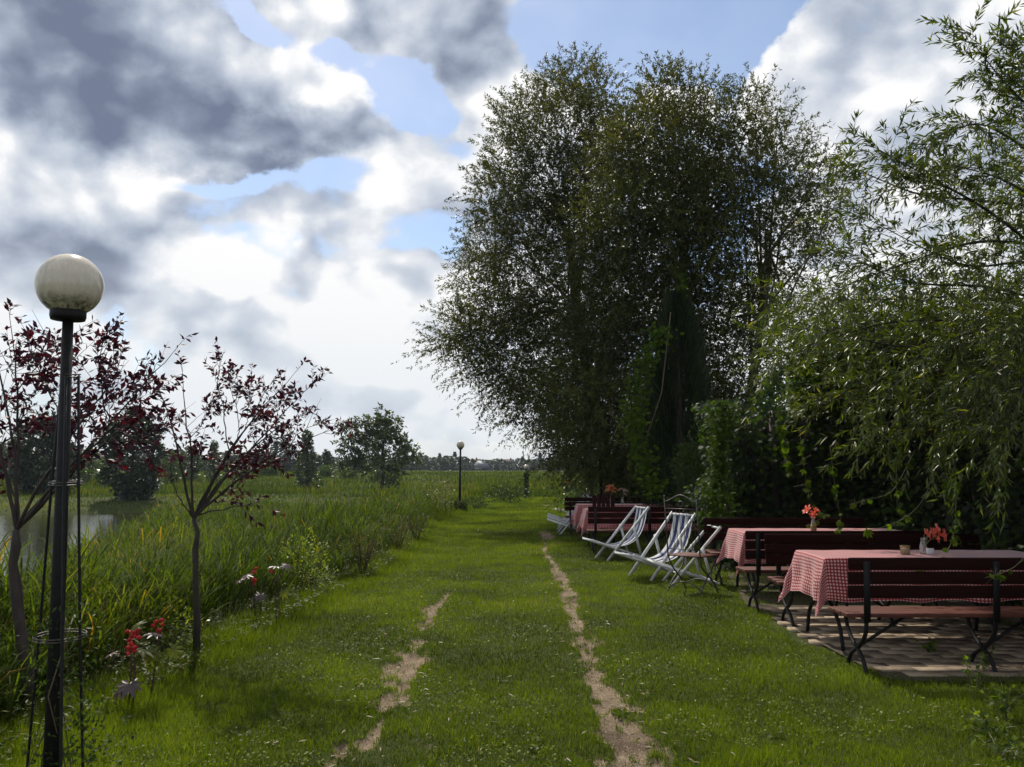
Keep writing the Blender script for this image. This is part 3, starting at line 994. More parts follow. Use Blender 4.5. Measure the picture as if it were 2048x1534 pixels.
reeds(7500, 4.2, 14, -10, -2.4, 'reeds', 'dense green reeds sloping down from the lawn to the pond', .98, 8)
reeds(12000, 14, 30, -17, -2.3, 'reeds', 'taller green reeds on the marsh behind the young purple tree', 1.05, 6, 1.3)
reeds(9000, 30, 47, -30, -1.8, 'reeds', 'distant pale green reeds around the leafy lamp post', .75, 4, 2.0)

# weeds and broad leafed undergrowth mixed into the reeds' foot
n = 16000
yy = scatter_y(n, 4, 26, 1.3)
xx = lawn_edge(yy) - 0.05 - rng.random(n) ** 1.5 * 2.4
nz = fbm(xx * 1.2, yy * 1.2 + 30, 3)
k = (nz > .45) & (xx > -0.66 * yy - .6)
xx, yy, nz = xx[k], yy[k], nz[k]
n = len(xx)
a = rng.uniform(0, 2 * PI, n)
hz = rng.random(n) * (0.15 + .5 * np.clip(nz - .4, 0, 1)) * (0.4 + sstep(lawn_edge(yy) - xx, 0, 1.0))
D = np.stack((np.cos(a), np.sin(a), rng.uniform(-.3, .6, n)), 1)
N = np.stack((rng.normal(0, .5, n), rng.normal(0, .5, n), np.ones(n)), 1)
b = MB()
b.leaves(np.stack((xx, yy, ground_z(xx, yy) + hz), 1), D, N, rng.uniform(.03, .07, n), rng.uniform(.012, .03, n), rng.uniform(0, .9, n), fold=True)
b.build('undergrowth', M['shrub'], label='leafy weeds between the lawn edge and the reeds', cat='undergrowth', kind='stuff')


# ------------------------------------------------------------------ tree building
def bez(a, c, d, n=8):
    t = np.linspace(0, 1, n)[:, None]
    a, c, d = (np.asarray(q, float) for q in (a, c, d))
    return a * (1 - t) ** 2 + 2 * c * t * (1 - t) + d * t * t


def unit(v):
    return v / (np.linalg.norm(v, axis=-1, keepdims=True) + 1e-9)


def twigs_and_leaves(wood, leafmb, start, direc, length, leaflen, leafw, spacing, rbase=0.006, droop=0.35, fold=False,
                     nseg=5, woodsides=3, rlo=0.1, rhi=0.75, rise=0.75, store=None, jit=0.25, rootgap=0.1):
    """each row: a twig from start along direc; leaves spring alternately"""
    m = len(start)
    t = np.linspace(0, 1, nseg)
    P = start[:, None, :] + direc[:, None, :] * (t[None, :, None] * length[:, None, None])
    P[:, :, 2] -= droop * length[:, None] * t[None, :] ** 2
    P += rng.normal(0, 0.02, P.shape) * length[:, None, None] * (t[None, :, None] > 0)
    if wood is not None:
        for q in range(m):
            wood.tube(P[q], np.linspace(rbase, rbase * .3, nseg), woodsides, cap=False)
    cnt = np.maximum(2, (length / spacing).astype(int))
    idx = np.repeat(np.arange(m), cnt)
    tt = rootgap + (1 - rootgap) * rng.random(len(idx))
    f = tt * (nseg - 1)
    i0 = np.minimum(f.astype(int), nseg - 2)
    fr = (f - i0)[:, None]
    pos = P[idx, i0] * (1 - fr) + P[idx, i0 + 1] * fr
    ax = unit(P[idx, i0 + 1] - P[idx, i0])
    rad = unit(np.cross(ax, rng.normal(0, 1, (len(idx), 3))))
    D = unit(ax * rise + rad * (1.0 - 0.4 * rise) + rng.normal(0, jit, (len(idx), 3)) + np.array((0, 0, -0.12)))
    N = unit(rng.normal(0, 1, (len(idx), 3)) * .7 + np.array((0, 0, .8)))
    L = leaflen * rng.uniform(.6, 1.15, len(idx))
    R = np.clip(rlo + (rhi - rlo) * rng.random(len(idx)) + 0.15 * rng.normal(0, 1, len(idx)), 0, 1)
    if store is not None:
        store.append((pos, D, N, L))
    leafmb.leaves(pos, D, N, L, leafw * rng.uniform(.7, 1.2, len(idx)), R, fold=fold)


def clump_tree(root, trunk_pts, trunk_r, clumps, leafmat_, leaflen, leafw, twigs, twiglen, spacing, woodmat, up=0.5, droop=0.35,
               limb_r=0.042, crown_name='crown', fold=False, limbs=True, twigwood=False, sides=8, rlo=.1, rhi=.75, out=0.9, shell=0.4, minm=6, inner=0):
    """trunk + limbs to each clump; each clump is a spray of leafy twigs; coordinates local to root"""
    wood, lv = MB(), MB()
    tp = np.asarray(trunk_pts, float)
    wood.tube(tp, np.linspace(trunk_r, trunk_r * .55, len(tp)), sides)
    lw = MB()
    axisp = tp[-1]
    for (c, rad) in clumps:
        c = np.asarray(c, float)
        rad = np.asarray(rad, float) * np.ones(3)
        if limbs:
            k = random.choice(range(max(1, len(tp) // 2), len(tp)))
            a = tp[k]
            mid = (a + c) / 2 + np.array((0, 0, np.linalg.norm(c - a) * 0.12)) + rng.normal(0, .15, 3) * np.linalg.norm(c - a) * .3
            lw.tube(bez(a, mid, c, 8), np.linspace(limb_r, limb_r * .22, 8), 5, cap=False)
        m = int(twigs * (rad.prod() ** (2 / 3)))
        m = max(minm, m)
        u = unit(rng.normal(0, 1, (m, 3)))
        s = c + u * rad * (shell + (0.85 - shell) * rng.random((m, 1)))
        outd = unit(s - (axisp * .6 + tp[0] * .4) * np.array((1, 1, 1))) * 0.5
        d = unit(u * out + outd + np.array((0, 0, up)) + rng.normal(0, .35, (m, 3)))
        tone = random.uniform(-.16, .16)
        twigs_and_leaves(lw if twigwood else None, lv, s, d, twiglen * rng.uniform(.55, 1.2, m), leaflen, leafw, spacing, rbase=0.008, droop=droop, fold=fold, rlo=rlo + tone, rhi=rhi + tone)
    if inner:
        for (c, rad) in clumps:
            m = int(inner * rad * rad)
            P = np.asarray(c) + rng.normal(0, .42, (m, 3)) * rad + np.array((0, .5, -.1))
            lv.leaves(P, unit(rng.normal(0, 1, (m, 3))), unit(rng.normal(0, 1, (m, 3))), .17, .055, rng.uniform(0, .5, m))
    wood.build('trunk', woodmat, root)
    if lw.n:
        lw.build('limbs', woodmat, root)
    lv.build(crown_name, leafmat_, root)


def pxclumps(lst, Y, root, dj=1.2, seed=0):
    rr = np.random.default_rng(seed)
    out = []
    for it in lst:
        px, py, rad = it[:3]
        yy_ = Y + rr.uniform(-dj, dj) if len(it) < 4 else it[3]
        p = W(px, py, yy_) - np.asarray(root)
        out.append((p, rad))
    return out


# big willows beside the path
def root_at(x, y):
    return (x, y, gz(x, y))


R1 = root_at(3.0, 25.0)
t = empty('willow_tree', R1, 0, 'tallest dark willow with its crown hanging out over the path', 'tree', 'large willows beside the path')
cl = [(1150, 170, .75), (1105, 190, .75), (1195, 190, .75), (1060, 240, .9), (1140, 270, 1.1), (1030, 260, .6), (1215, 300, 1.0), (1020, 340, .9), (1100, 380, 1.3),
      (1000, 410, .9), (1060, 480, 1.3), (980, 500, .8), (1150, 480, 1.3), (970, 560, .8), (1040, 600, 1.3), (1120, 620, 1.3), (990, 650, 1.0), (925, 665, .65), (900, 690, .45), (955, 700, .8),
      (1050, 720, 1.3), (1130, 740, 1.3), (1010, 755, .8), (1085, 810, 1.0), (1140, 845, 1.1), (1040, 825, .45), (1140, 893, .7), (1185, 915, .8), (1190, 780, 1.2), (1200, 650, 1.3), (1180, 400, 1.2)]
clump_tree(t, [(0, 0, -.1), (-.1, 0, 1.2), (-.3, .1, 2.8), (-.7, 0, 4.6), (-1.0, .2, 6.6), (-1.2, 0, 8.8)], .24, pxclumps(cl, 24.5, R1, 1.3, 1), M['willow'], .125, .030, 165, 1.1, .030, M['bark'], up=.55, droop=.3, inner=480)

R2 = root_at(4.3, 22.0)
t = empty('willow_tree', R2, 0, 'dense middle willow standing directly behind the pointed thuja', 'tree', 'large willows beside the path')
cl = [(1330, 210, .9), (1390, 225, .8), (1270, 240, .8), (1300, 300, 1.1), (1390, 310, 1.1), (1245, 340, 1.0), (1340, 400, 1.3), (1260, 430, 1.3), (1420, 420, 1.1), (1230, 520, 1.3), (1320, 520, 1.4),
      (1400, 530, 1.2), (1240, 620, 1.3), (1330, 640, 1.3), (1400, 650, 1.2), (1200, 700, 1.2), (1290, 740, 1.3), (1380, 760, 1.2), (1180, 800, 1.1), (1260, 840, 1.2), (1340, 860, 1.2), (1170, 890, .9), (1230, 920, .9), (1300, 930, 1.0), (1420, 860, 1.1)]
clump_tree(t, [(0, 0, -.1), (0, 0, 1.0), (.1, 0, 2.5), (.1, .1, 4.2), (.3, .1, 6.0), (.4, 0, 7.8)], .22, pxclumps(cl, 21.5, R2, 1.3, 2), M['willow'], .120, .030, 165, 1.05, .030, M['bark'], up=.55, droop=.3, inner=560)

R3 = root_at(5.6, 21.0)
t = empty('willow_tree', R3, 0, 'open airy willow with bare limbs showing, right of the middle willow', 'tree', 'large willows beside the path')
cl = [(1510, 240, .7), (1455, 250, .8), (1555, 280, .7), (1480, 330, 1.0), (1570, 350, .9), (1440, 400, 1.1), (1640, 370, .55), (1530, 430, 1.0), (1620, 440, .8), (1670, 410, .4), (1460, 500, 1.0), (1580, 530, .8), (1640, 500, .5),
      (1500, 590, .9), (1570, 620, .6), (1450, 640, 1.0), (1530, 690, .7), (1470, 740, .9), (1430, 820, 1.0), (1500, 800, .8)]
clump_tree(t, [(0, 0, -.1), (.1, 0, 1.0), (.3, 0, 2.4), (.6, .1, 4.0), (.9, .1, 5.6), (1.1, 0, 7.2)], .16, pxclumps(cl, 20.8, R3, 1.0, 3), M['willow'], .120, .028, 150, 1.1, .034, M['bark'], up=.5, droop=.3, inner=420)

# thuja
RT = root_at(3.9, 19.2)
t = empty('thuja_tree', RT, 0, 'pointed dark green thuja rising in front of the willows', 'tree')
MB().tube([(0, 0, -.05), (0, 0, 2.5), (0, 0, 5.0)], [.12, .07, .02], 7).build('trunk', M['bark'], t)
n = 26000
h = rng.random(n) ** .8 * 5.6
rad = 0.95 * np.clip((5.75 - h) / 5.75, 0, 1) ** .52 * (0.55 + .45 * np.sqrt(rng.random(n)))
a = rng.uniform(0, 2 * PI, n)
rad *= 1 + 0.16 * np.sin(a * 3 + h * 2) + .14 * np.sin(a * 7 - h * 5) + .18 * (fbm(a * 3, h * 3, 3) - .5) * 2
P = np.stack((rad * np.cos(a), rad * np.sin(a), h), 1)
D = unit(np.stack((np.cos(a) * .35, np.sin(a) * .35, np.ones(n)), 1) + rng.normal(0, .15, (n, 3)))
N = unit(np.stack((-np.sin(a), np.cos(a), 0 * a), 1) + rng.normal(0, .3, (n, 3)))
b = MB()
b.leaves(P, D, N, rng.uniform(.12, .34, n), .022, rng.random(n))
b.build('crown', M['thuja'], t)


# creeper-like masses ------------------------------------------------------
def creeper_mass(mb, P, outn, size=.085, spread=.35, r0=.05, r1=.8):
    """drooping hand-shaped leaves: each a fan of leaflets"""
    n = len(P)
    outn = unit(np.asarray(outn, float))
    hang = unit(outn * .55 + np.array((0, 0, -.8)) + rng.normal(0, spread, (n, 3)))
    nn = unit(outn + rng.normal(0, .35, (n, 3)) + np.array((0, 0, .35)))
    side = unit(np.cross(hang, nn))
    R = rng.uniform(r0, r1, n)
    s = size * rng.uniform(.6, 1.2, n)
    for ang, k in ((-1.05, .7), (-.5, .92), (0, 1.0), (.5, .92), (1.05, .7)):
        d = hang * math.cos(ang) + side * math.sin(ang)
        mb.leaves(P, d, nn, s * k, s * k * .42, R, pos=.55)


def box_points(n, lo, hi):
    return np.asarray(lo) + rng.random((n, 3)) * (np.asarray(hi) - np.asarray(lo))


# vine covered pergola with hedge-like back wall
PG = empty('vine_pergola', (0, 0, 0), 0, 'pergola and wall smothered in dark green creeper behind the tables', 'pergola')
b = MB()
n = 16000
P = box_points(n, (3.45, 13.2, 0), (10.5, 14.3, 2.75))
P[:, 2] *= (1 - .05 * np.sin(P[:, 0] * 2.1) - .05 * np.sin(P[:, 0] * 5.3) - .03 * np.sin(P[:, 0] * 13)) * np.clip(.95 + .2 * (P[:, 0] - 3.4), 0, 1.35)
creeper_mass(b, P, np.tile((-.15, -1, 0), (n, 1)))
n = 2600                                          # left end of the wall
P = box_points(n, (3.25, 13.1, 0), (3.75, 14.6, 2.75))
P[:, 0] += .12 * np.sin(P[:, 2] * 4) + .08 * np.sin(P[:, 2] * 9) + np.clip(P[:, 2] - 2.2, 0, 1) * .5 * rng.random(n)
creeper_mass(b, P, np.tile((-1, -.5, 0), (n, 1)), r0=.1, r1=.8)
n = 14000                                          # side wall beyond the tables
P = box_points(n, (5.5, 5.2, 0), (6.7, 13.4, 3.0))
creeper_mass(b, P, np.tile((-1, -.3, 0), (n, 1)))
n = 13000                                          # roof
P = box_points(n, (3.35, 8.8, 2.45), (6.6, 13.6, 2.95))
P[:, 2] += .10 * np.sin(P[:, 0] * 3) + .08 * np.sin(P[:, 1] * 2.2)
P = P[(P[:, 0] > 3.35 + .25 * np.sin(P[:, 1] * 2.3) ) & (P[:, 0] + .35 * (13 - P[:, 1]) > 4.4)]
n = len(P)
creeper_mass(b, P, np.tile((-.2, -.2, 1), (n, 1)), r0=.2, r1=.9)
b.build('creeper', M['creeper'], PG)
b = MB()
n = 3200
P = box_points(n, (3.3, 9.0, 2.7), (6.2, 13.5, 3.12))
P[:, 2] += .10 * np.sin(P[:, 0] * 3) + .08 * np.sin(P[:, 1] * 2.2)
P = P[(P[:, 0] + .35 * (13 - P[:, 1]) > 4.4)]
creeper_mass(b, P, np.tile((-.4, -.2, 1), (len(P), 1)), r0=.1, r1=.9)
b.build('sun_toned_creeper', M['creeper_lit'], PG)  # roof leaves in the lighter tone that stands for sunlight
b = MB()
for (x_, y_) in ((4.35, 13.75), (6.0, 13.6), (6.0, 9.2), (6.0, 11.4), (8.3, 13.7)):
    o = MB().box((x_, y_, 1.22), (.1, .1, 2.44)).build('post', M['bark'], PG)
for y_ in (9.2, 10.3, 11.4, 12.5, 13.6):
    MB().box((5.35, y_, 2.5), (2.1, .06, .1)).build('beam', M['bark'], PG)
# dark boards added behind the leaves as a stand-in for the deep shade inside
for k in range(28):
    MB().box((3.7 + k * .24, 14.0, 1.25), (.236, .03, 2.5)).build('shade_board', M['darkbark'], PG)
for k in range(34):
    MB().box((6.25, 5.4 + k * .24, 1.35), (.03, .236, 2.7)).build('shade_board', M['darkbark'], PG)

# creeper on the thuja
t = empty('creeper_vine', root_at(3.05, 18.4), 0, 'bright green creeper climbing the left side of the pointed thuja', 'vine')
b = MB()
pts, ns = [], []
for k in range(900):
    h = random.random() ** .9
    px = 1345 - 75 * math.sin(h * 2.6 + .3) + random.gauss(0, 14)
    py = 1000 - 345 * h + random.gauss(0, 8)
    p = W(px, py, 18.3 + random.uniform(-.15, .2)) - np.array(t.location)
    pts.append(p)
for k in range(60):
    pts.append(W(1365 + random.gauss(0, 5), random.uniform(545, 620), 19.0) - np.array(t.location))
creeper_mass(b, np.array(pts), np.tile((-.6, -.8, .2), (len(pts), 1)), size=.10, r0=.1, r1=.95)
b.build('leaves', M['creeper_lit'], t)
MB().tube([(.25, .1, 0), (0, 0, 1.0), (-.1, -.05, 2.2), (.3, 0, 3.3), (.6, .3, 5.2)], .014, 5).build('stem', M['twig'], t)


# dark shrubs under the willows
def bush(x, y, rx, ry, h, name, label, mat, n, leaf=(.07, .035), cat='shrub', stems=7, group=None, rlo=0, rhi=.9, upb=.3, stemmat='bark', rs=.012):
    rt = root_at(x, y)
    t = empty(name, rt, 0, label, cat, group)
    u = unit(rng.normal(0, 1, (n, 3)))
    rr = rng.random((n, 1)) ** .45
    P = u * rr * np.array((rx, ry, h * .5)) + np.array((0, 0, h * .52))
    lump = 1 + .22 * np.sin(u[:, 0] * 7 + x * 3) * np.sin(u[:, 2] * 6 + y) + .1 * np.sin(u[:, 1] * 13)
    P[:, :2] *= lump[:, None]
    P[:, 2] *= (1 + .12 * np.sin(u[:, 0] * 9 + y))
    P[:, 2] = np.maximum(P[:, 2], .03)
    D = unit(u * .8 + np.array((0, 0, upb)) + rng.normal(0, .6, (n, 3)))
    N = unit(rng.normal(0, .7, (n, 3)) + np.array((0, 0, .7)))
    b = MB()
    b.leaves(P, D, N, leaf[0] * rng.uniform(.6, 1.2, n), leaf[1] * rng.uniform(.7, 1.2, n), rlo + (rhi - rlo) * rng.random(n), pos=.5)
    b.build('leaves' if h < 1.6 else 'crown', mat, t)
    w = MB()
    for k in range(stems):
        a = k / stems * 6.28 + random.random()
        w.tube(bez((0.03 * math.cos(a), .03 * math.sin(a), -.02), (rx * .25 * math.cos(a), ry * .25 * math.sin(a), h * .4), (rx * .65 * math.cos(a), ry * .65 * math.sin(a), h * random.uniform(.6, .95)), 6), np.linspace(rs, rs * .3, 6), 4, cap=False)
    w.build('stems', M[stemmat], t)
    return t


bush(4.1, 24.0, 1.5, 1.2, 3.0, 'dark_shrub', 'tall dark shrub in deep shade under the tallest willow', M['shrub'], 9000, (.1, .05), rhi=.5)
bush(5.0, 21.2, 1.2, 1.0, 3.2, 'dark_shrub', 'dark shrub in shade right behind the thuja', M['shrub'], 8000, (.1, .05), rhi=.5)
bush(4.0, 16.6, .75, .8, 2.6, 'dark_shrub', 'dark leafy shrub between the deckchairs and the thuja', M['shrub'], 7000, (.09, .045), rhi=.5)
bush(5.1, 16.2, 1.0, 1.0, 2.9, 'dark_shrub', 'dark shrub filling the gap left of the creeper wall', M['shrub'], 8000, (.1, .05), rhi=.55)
bush(2.35, 27.0, .75, .8, 1.4, 'sunlit_shrub', 'bright green low shrub past the farthest table', M['lightbush'], 3500, (.1, .05))
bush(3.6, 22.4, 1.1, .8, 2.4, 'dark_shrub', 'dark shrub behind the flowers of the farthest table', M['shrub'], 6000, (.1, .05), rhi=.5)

# ------------------------------------------------------------------ near willow reaching in from the right
RW = root_at(7.6, 9.3)
NW = empty('near_willow_tree', RW, 0, 'leaning willow whose long leafy branches reach in over the tables', 'tree')
wood, lv, lw = MB(), MB(), MB()
wood.tube([(0, 0, -.1), (-.05, -.1, 1.0), (-.1, -.2, 2.2), (-.3, -.3, 3.6), (-.2, -.4, 5.2)], [.22, .19, .17, .12, .07], 10)
wood.build('trunk', M['bark'], NW)
RWn = np.array(RW)
branches = [   # paths in the air given by where they pass, with depth
    [(2150, 420, 8.2), (1950, 400, 7.6), (1830, 390, 7.2), (1705, 335, 6.8)],
    [(2150, 560, 8.0), (1980, 420, 7.3), (1850, 350, 6.9), (1760, 300, 6.8)],
    [(2150, 500, 8.0), (1960, 475, 7.4), (1800, 530, 6.9), (1640, 590, 6.6)],
    [(2150, 620, 8.2), (1980, 570, 7.4), (1820, 570, 7.0), (1690, 510, 6.9)],
    [(2180, 330, 7.6), (2090, 240, 7.0), (2020, 180, 6.6), (1945, 85, 6.5)],
    [(2180, 430, 7.6), (2060, 300, 7.0), (1960, 240, 6.7), (1880, 270, 6.6)],
    [(2180, 300, 7.6), (2100, 200, 7.0), (2060, 150, 6.6), (2030, 110, 6.5)],
    [(2200, 700, 8.4), (2000, 680, 7.6), (1800, 700, 7.2), (1580, 640, 7.0)],
    [(2200, 700, 8.6), (2000, 640, 8.0), (1760, 640, 7.8), (1560, 720, 7.6)],
    [(2200, 760, 8.6), (1980, 720, 8.0), (1800, 760, 7.8), (1640, 800, 7.7)],
    [(2200, 720, 8.0), (2050, 660, 7.2), (1920, 660, 6.8), (1780, 780, 6.6)],
    [(2200, 720, 8.0), (2050, 740, 7.2), (1900, 760, 6.8), (1760, 870, 6.6)],
    [(2200, 620, 7.4), (2100, 620, 6.8), (2000, 720, 6.4), (1900, 860, 6.2)],
    [(2200, 620, 7.2), (2120, 640, 6.4), (2050, 760, 6.0), (2010, 900, 5.8)],
    [(2200, 540, 8.0), (2050, 520, 7.3), (1930, 540, 7.0), (1740, 440, 6.9)],
    [(2180, 460, 7.8), (2080, 400, 7.2), (1990, 350, 7.0), (1900, 330, 6.9)],
    [(2200, 800, 8.4), (2000, 800, 7.7), (1850, 820, 7.4), (1700, 760, 7.4)],
    [(2200, 640, 8.8), (1950, 590, 8.2), (1750, 600, 8.0), (1540, 600, 8.0)],
    [(2200, 560, 7.0), (2120, 560, 6.6), (2060, 620, 6.2), (1980, 800, 6.0)],
]
tipsS = []
for br in branches:
    pts = np.array([W(*p) for p in br]) - RWn
    a = np.array((-.3, -.35, 3.2))
    allp = np.vstack((a, pts))
    # smooth the way through the points
    tt = np.linspace(0, len(allp) - 1, 22)
    P = np.stack([np.interp(tt, range(len(allp)), allp[:, k]) for k in range(3)], 1)
    for _ in range(3):
        P[1:-1] = (P[:-2] + P[1:-1] * 2 + P[2:]) / 4
    lw.tube(P, np.linspace(.024, .003, len(P)), 5, cap=False)
    # side twigs
    for q in range(6, len(P)):
        m = 3 if q < 12 else 4
        ax = unit(P[q] - P[q - 1])
        for _ in range(m):
            d = unit(ax * .8 + rng.normal(0, .55, 3) + np.array((0, 0, .05)))
            tipsS.append((P[q] + rng.normal(0, .03, 3), d, random.uniform(.28, .62)))
    tipsS.append((P[-1], unit(P[-1] - P[-2]), .35))
S = np.array([s[0] for s in tipsS])
Dd = np.array([s[1] for s in tipsS])
Ln = np.array([s[2] for s in tipsS])
twigs_and_leaves(lw, lv, S, Dd, Ln, .095, .0165, .0165, rbase=.0022, droop=.30, fold=True, rise=.85, rlo=.1, rhi=.8)
# thicker mass farther right, partly outside the view
m = 1300
c = np.stack((rng.uniform(4.6, 7.4, m), rng.uniform(6.5, 10, m), rng.uniform(2.6, 5.6, m)), 1) - RWn
k = (c[:, 0] + RWn[0]) > (4.35 + .45 * (c[:, 2] + RWn[2] - 3))
c = c[k]
d = unit(rng.normal(0, 1, (len(c), 3)) + np.array((-.5, -.2, -.1)))
twigs_and_leaves(lw, lv, c, d, rng.uniform(.35, .7, len(c)), .10, .020, .026, rbase=.003, droop=.3, fold=False, rise=.8)
# drooping outer curtain right of the table, thick and dark
m = 420
c = np.stack((rng.uniform(4.3, 6.0, m), rng.uniform(7.2, 9.5, m), rng.uniform(2.35, 3.4, m)), 1) - RWn
d = unit(rng.normal(0, .8, (m, 3)) + np.array((-.3, -.2, -.6)))
twigs_and_leaves(lw, lv, c, d, rng.uniform(.35, .7, m), .09, .017, .03, rbase=.003, droop=.3, fold=False, rise=.8)
m = 420
c = np.stack((rng.uniform(3.3, 5.3, m), rng.uniform(7.9, 9.7, m), rng.uniform(2.75, 3.5, m)), 1) - RWn
c = c[(c[:, 0] + RWn[0]) > 3.3 + .6 * (c[:, 2] + RWn[2] - 2.75)]
d = unit(rng.normal(0, .8, (len(c), 3)) + np.array((-.3, -.2, 0)))
twigs_and_leaves(lw, lv, c, d, rng.uniform(.3, .6, len(c)), .10, .020, .024, rbase=.003, droop=.3, fold=False, rise=.8)
m = 330
c = np.stack((rng.uniform(3.1, 4.6, m), rng.uniform(8.5, 9.9, m), rng.uniform(2.85, 3.35, m)), 1) - RWn
d = unit(rng.normal(0, .8, (m, 3)) * (1, 1, .5))
twigs_and_leaves(lw, lv, c, d, rng.uniform(.3, .6, m), .10, .020, .022, rbase=.003, droop=.2, fold=False, rise=.8)
lw.build('branches', M['darkbark'], NW)
lv.build('foliage', M['willow2'], NW)


# ------------------------------------------------------------------ hanging vines with single leaves
def creeper_leaf_mesh(name, rv, k=5):
    b = MB()
    angs = {5: (-1.1, -.52, 0, .52, 1.1), 3: (-.75, 0, .75)}[k]
    for a in angs:
        s = 1.0 - .25 * abs(a)
        b.leaves([(0, 0, 0)], [(math.cos(a), math.sin(a), -.12)], [(0, 0, 1)], s, s * .42, rv, fold=True, pos=.55)
    me = b.mesh(name)
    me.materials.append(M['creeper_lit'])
    return me


CL = [creeper_leaf_mesh('creeper_leaf', rv, k) for rv, k in ((.35, 5), (.55, 5), (.75, 5), (.9, 3))]


def hang_vine(path, label, nleaf, size=.075, r=.0035, group='loose creeper shoots hanging by the tables'):
    pts = [W(*p) for p in path]
    root = pts[0]
    t = empty('hanging_vine', root, 0, label, 'vine', group)
    A = np.array(pts) - root
    tt = np.linspace(0, len(A) - 1, 16)
    P = np.stack([np.interp(tt, range(len(A)), A[:, k]) for k in range(3)], 1)
    for _ in range(2):
        P[1:-1] = (P[:-2] + P[1:-1] * 2 + P[2:]) / 4
    b = MB().tube(P, np.linspace(r, r * .4, 16), 5)
    for k in range(10):                       # tendrils
        q = P[random.randrange(2, 15)]
        b.tube([q, q + rng.normal(0, .02, 3), q + rng.normal(0, .045, 3)], .0012, 3, cap=False)
    b.build('stem', M['vinestem'], t)
    for k in range(nleaf):
        q = random.random() ** .8 * 14.9
        i0 = int(q)
        p = P[i0] + (P[i0 + 1] - P[i0]) * (q - i0)
        x = Vector(tuple(rng.normal(0, .6, 3) + np.array((0, -.3, -.7)))).normalized()
        z = Vector(tuple(rng.normal(0, .5, 3) + np.array((-.3, -.5, .6))))
        yv = z.cross(x).normalized()
        z = x.cross(yv)
        s = size * random.uniform(.55, 1.15)
        m4 = Matrix.Identity(4)
        for c_, v_ in enumerate((x, yv, z)):
            for rr_ in range(3):
                m4[rr_][c_] = v_[rr_] * s
        m4.translation = Vector(tuple(p)) + Vector((0, 0, 0)) + x * .01
        inst('leaf', random.choice(CL), m4, t)


hang_vine([(1870, 880, 7.6), (1868, 940, 7.5), (1850, 1000, 7.4), (1810, 1040, 7.4), (1740, 1063, 7.4), (1705, 1058, 7.4)], 'long thin shoot curving down left towards the cloth between both vases', 9)
hang_vine([(1830, 900, 7.8), (1800, 960, 7.7), (1780, 990, 7.7), (1730, 1000, 7.7), (1698, 1010, 7.7)], 'nearly level bare shoot left of the darkest gap behind the benches', 6)
hang_vine([(1905, 860, 7.0), (1912, 960, 6.95), (1912, 1040, 6.9), (1903, 1095, 6.85), (1870, 1125, 6.8), (1820, 1145, 6.8)], 'leafy shoot falling past the coral flowers and curling over the front bench', 20)
hang_vine([(2080, 1080, 6.5), (2030, 1135, 6.4), (1995, 1150, 6.4), (1970, 1156, 6.4)], 'short shoot crossing the backrest of the front bench by the picture edge', 4)
hang_vine([(1600, 860, 9.6), (1603, 900, 9.6), (1610, 950, 9.6), (1620, 1000, 9.6), (1640, 1030, 9.6)], 'leafy shoot above the flower vase of the second table', 16)
hang_vine([(1660, 890, 9.2), (1668, 960, 9.2), (1676, 1010, 9.2), (1684, 1050, 9.2), (1672, 1068, 9.2)], 'leafy shoot hanging to the second cloth right of its vase', 20)
hang_vine([(1800, 820, 7.6), (1795, 900, 7.6), (1792, 960, 7.6), (1795, 1030, 7.6)], 'leafy shoot hanging free over the gap between both vases', 18)
hang_vine([(1880, 900, 7.2), (1893, 940, 7.2), (1897, 985, 7.2), (1890, 1005, 7.2)], 'short bright tuft of creeper above the coral flowers', 14)
hang_vine([(1555, 790, 12.0), (1560, 850, 12.0), (1572, 900, 12.0), (1580, 945, 12.0)], 'thick sunlit tassel of creeper at the middle of the pergola edge', 60, .09)
hang_vine([(1742, 800, 8.5), (1735, 850, 8.5), (1730, 900, 8.5)], 'short shoot dangling beneath the near willow branches', 12)

# bright strip of creeper on the left end of the pergola wall
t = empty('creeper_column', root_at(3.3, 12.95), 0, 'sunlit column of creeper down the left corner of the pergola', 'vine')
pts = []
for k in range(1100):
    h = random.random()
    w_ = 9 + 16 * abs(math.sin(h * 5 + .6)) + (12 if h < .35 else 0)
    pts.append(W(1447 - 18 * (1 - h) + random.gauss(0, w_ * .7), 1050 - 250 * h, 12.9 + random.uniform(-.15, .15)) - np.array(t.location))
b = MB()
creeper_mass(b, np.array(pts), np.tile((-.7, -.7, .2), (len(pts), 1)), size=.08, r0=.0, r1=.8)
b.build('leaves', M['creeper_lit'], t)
MB().tube([(0.1, .05, 0), (.05, 0, 1.0), (.1, 0, 2.6)], .012, 5).build('stem', M['twig'], t)


# ------------------------------------------------------------------ purple plum trees
def plum_leaf_mesh(rv):
    b = MB()
    b.leaves([(0, 0, 0)], [(1, 0, 0)], [(0, 0, 1)], 1.0, .46, rv, fold=True, pos=.5)
    me = b.mesh('plum_leaf')
    me.materials.append(M['plum'])
    return me


PL = [plum_leaf_mesh(rv) for rv in (.2, .45, .6, .8, .97)]


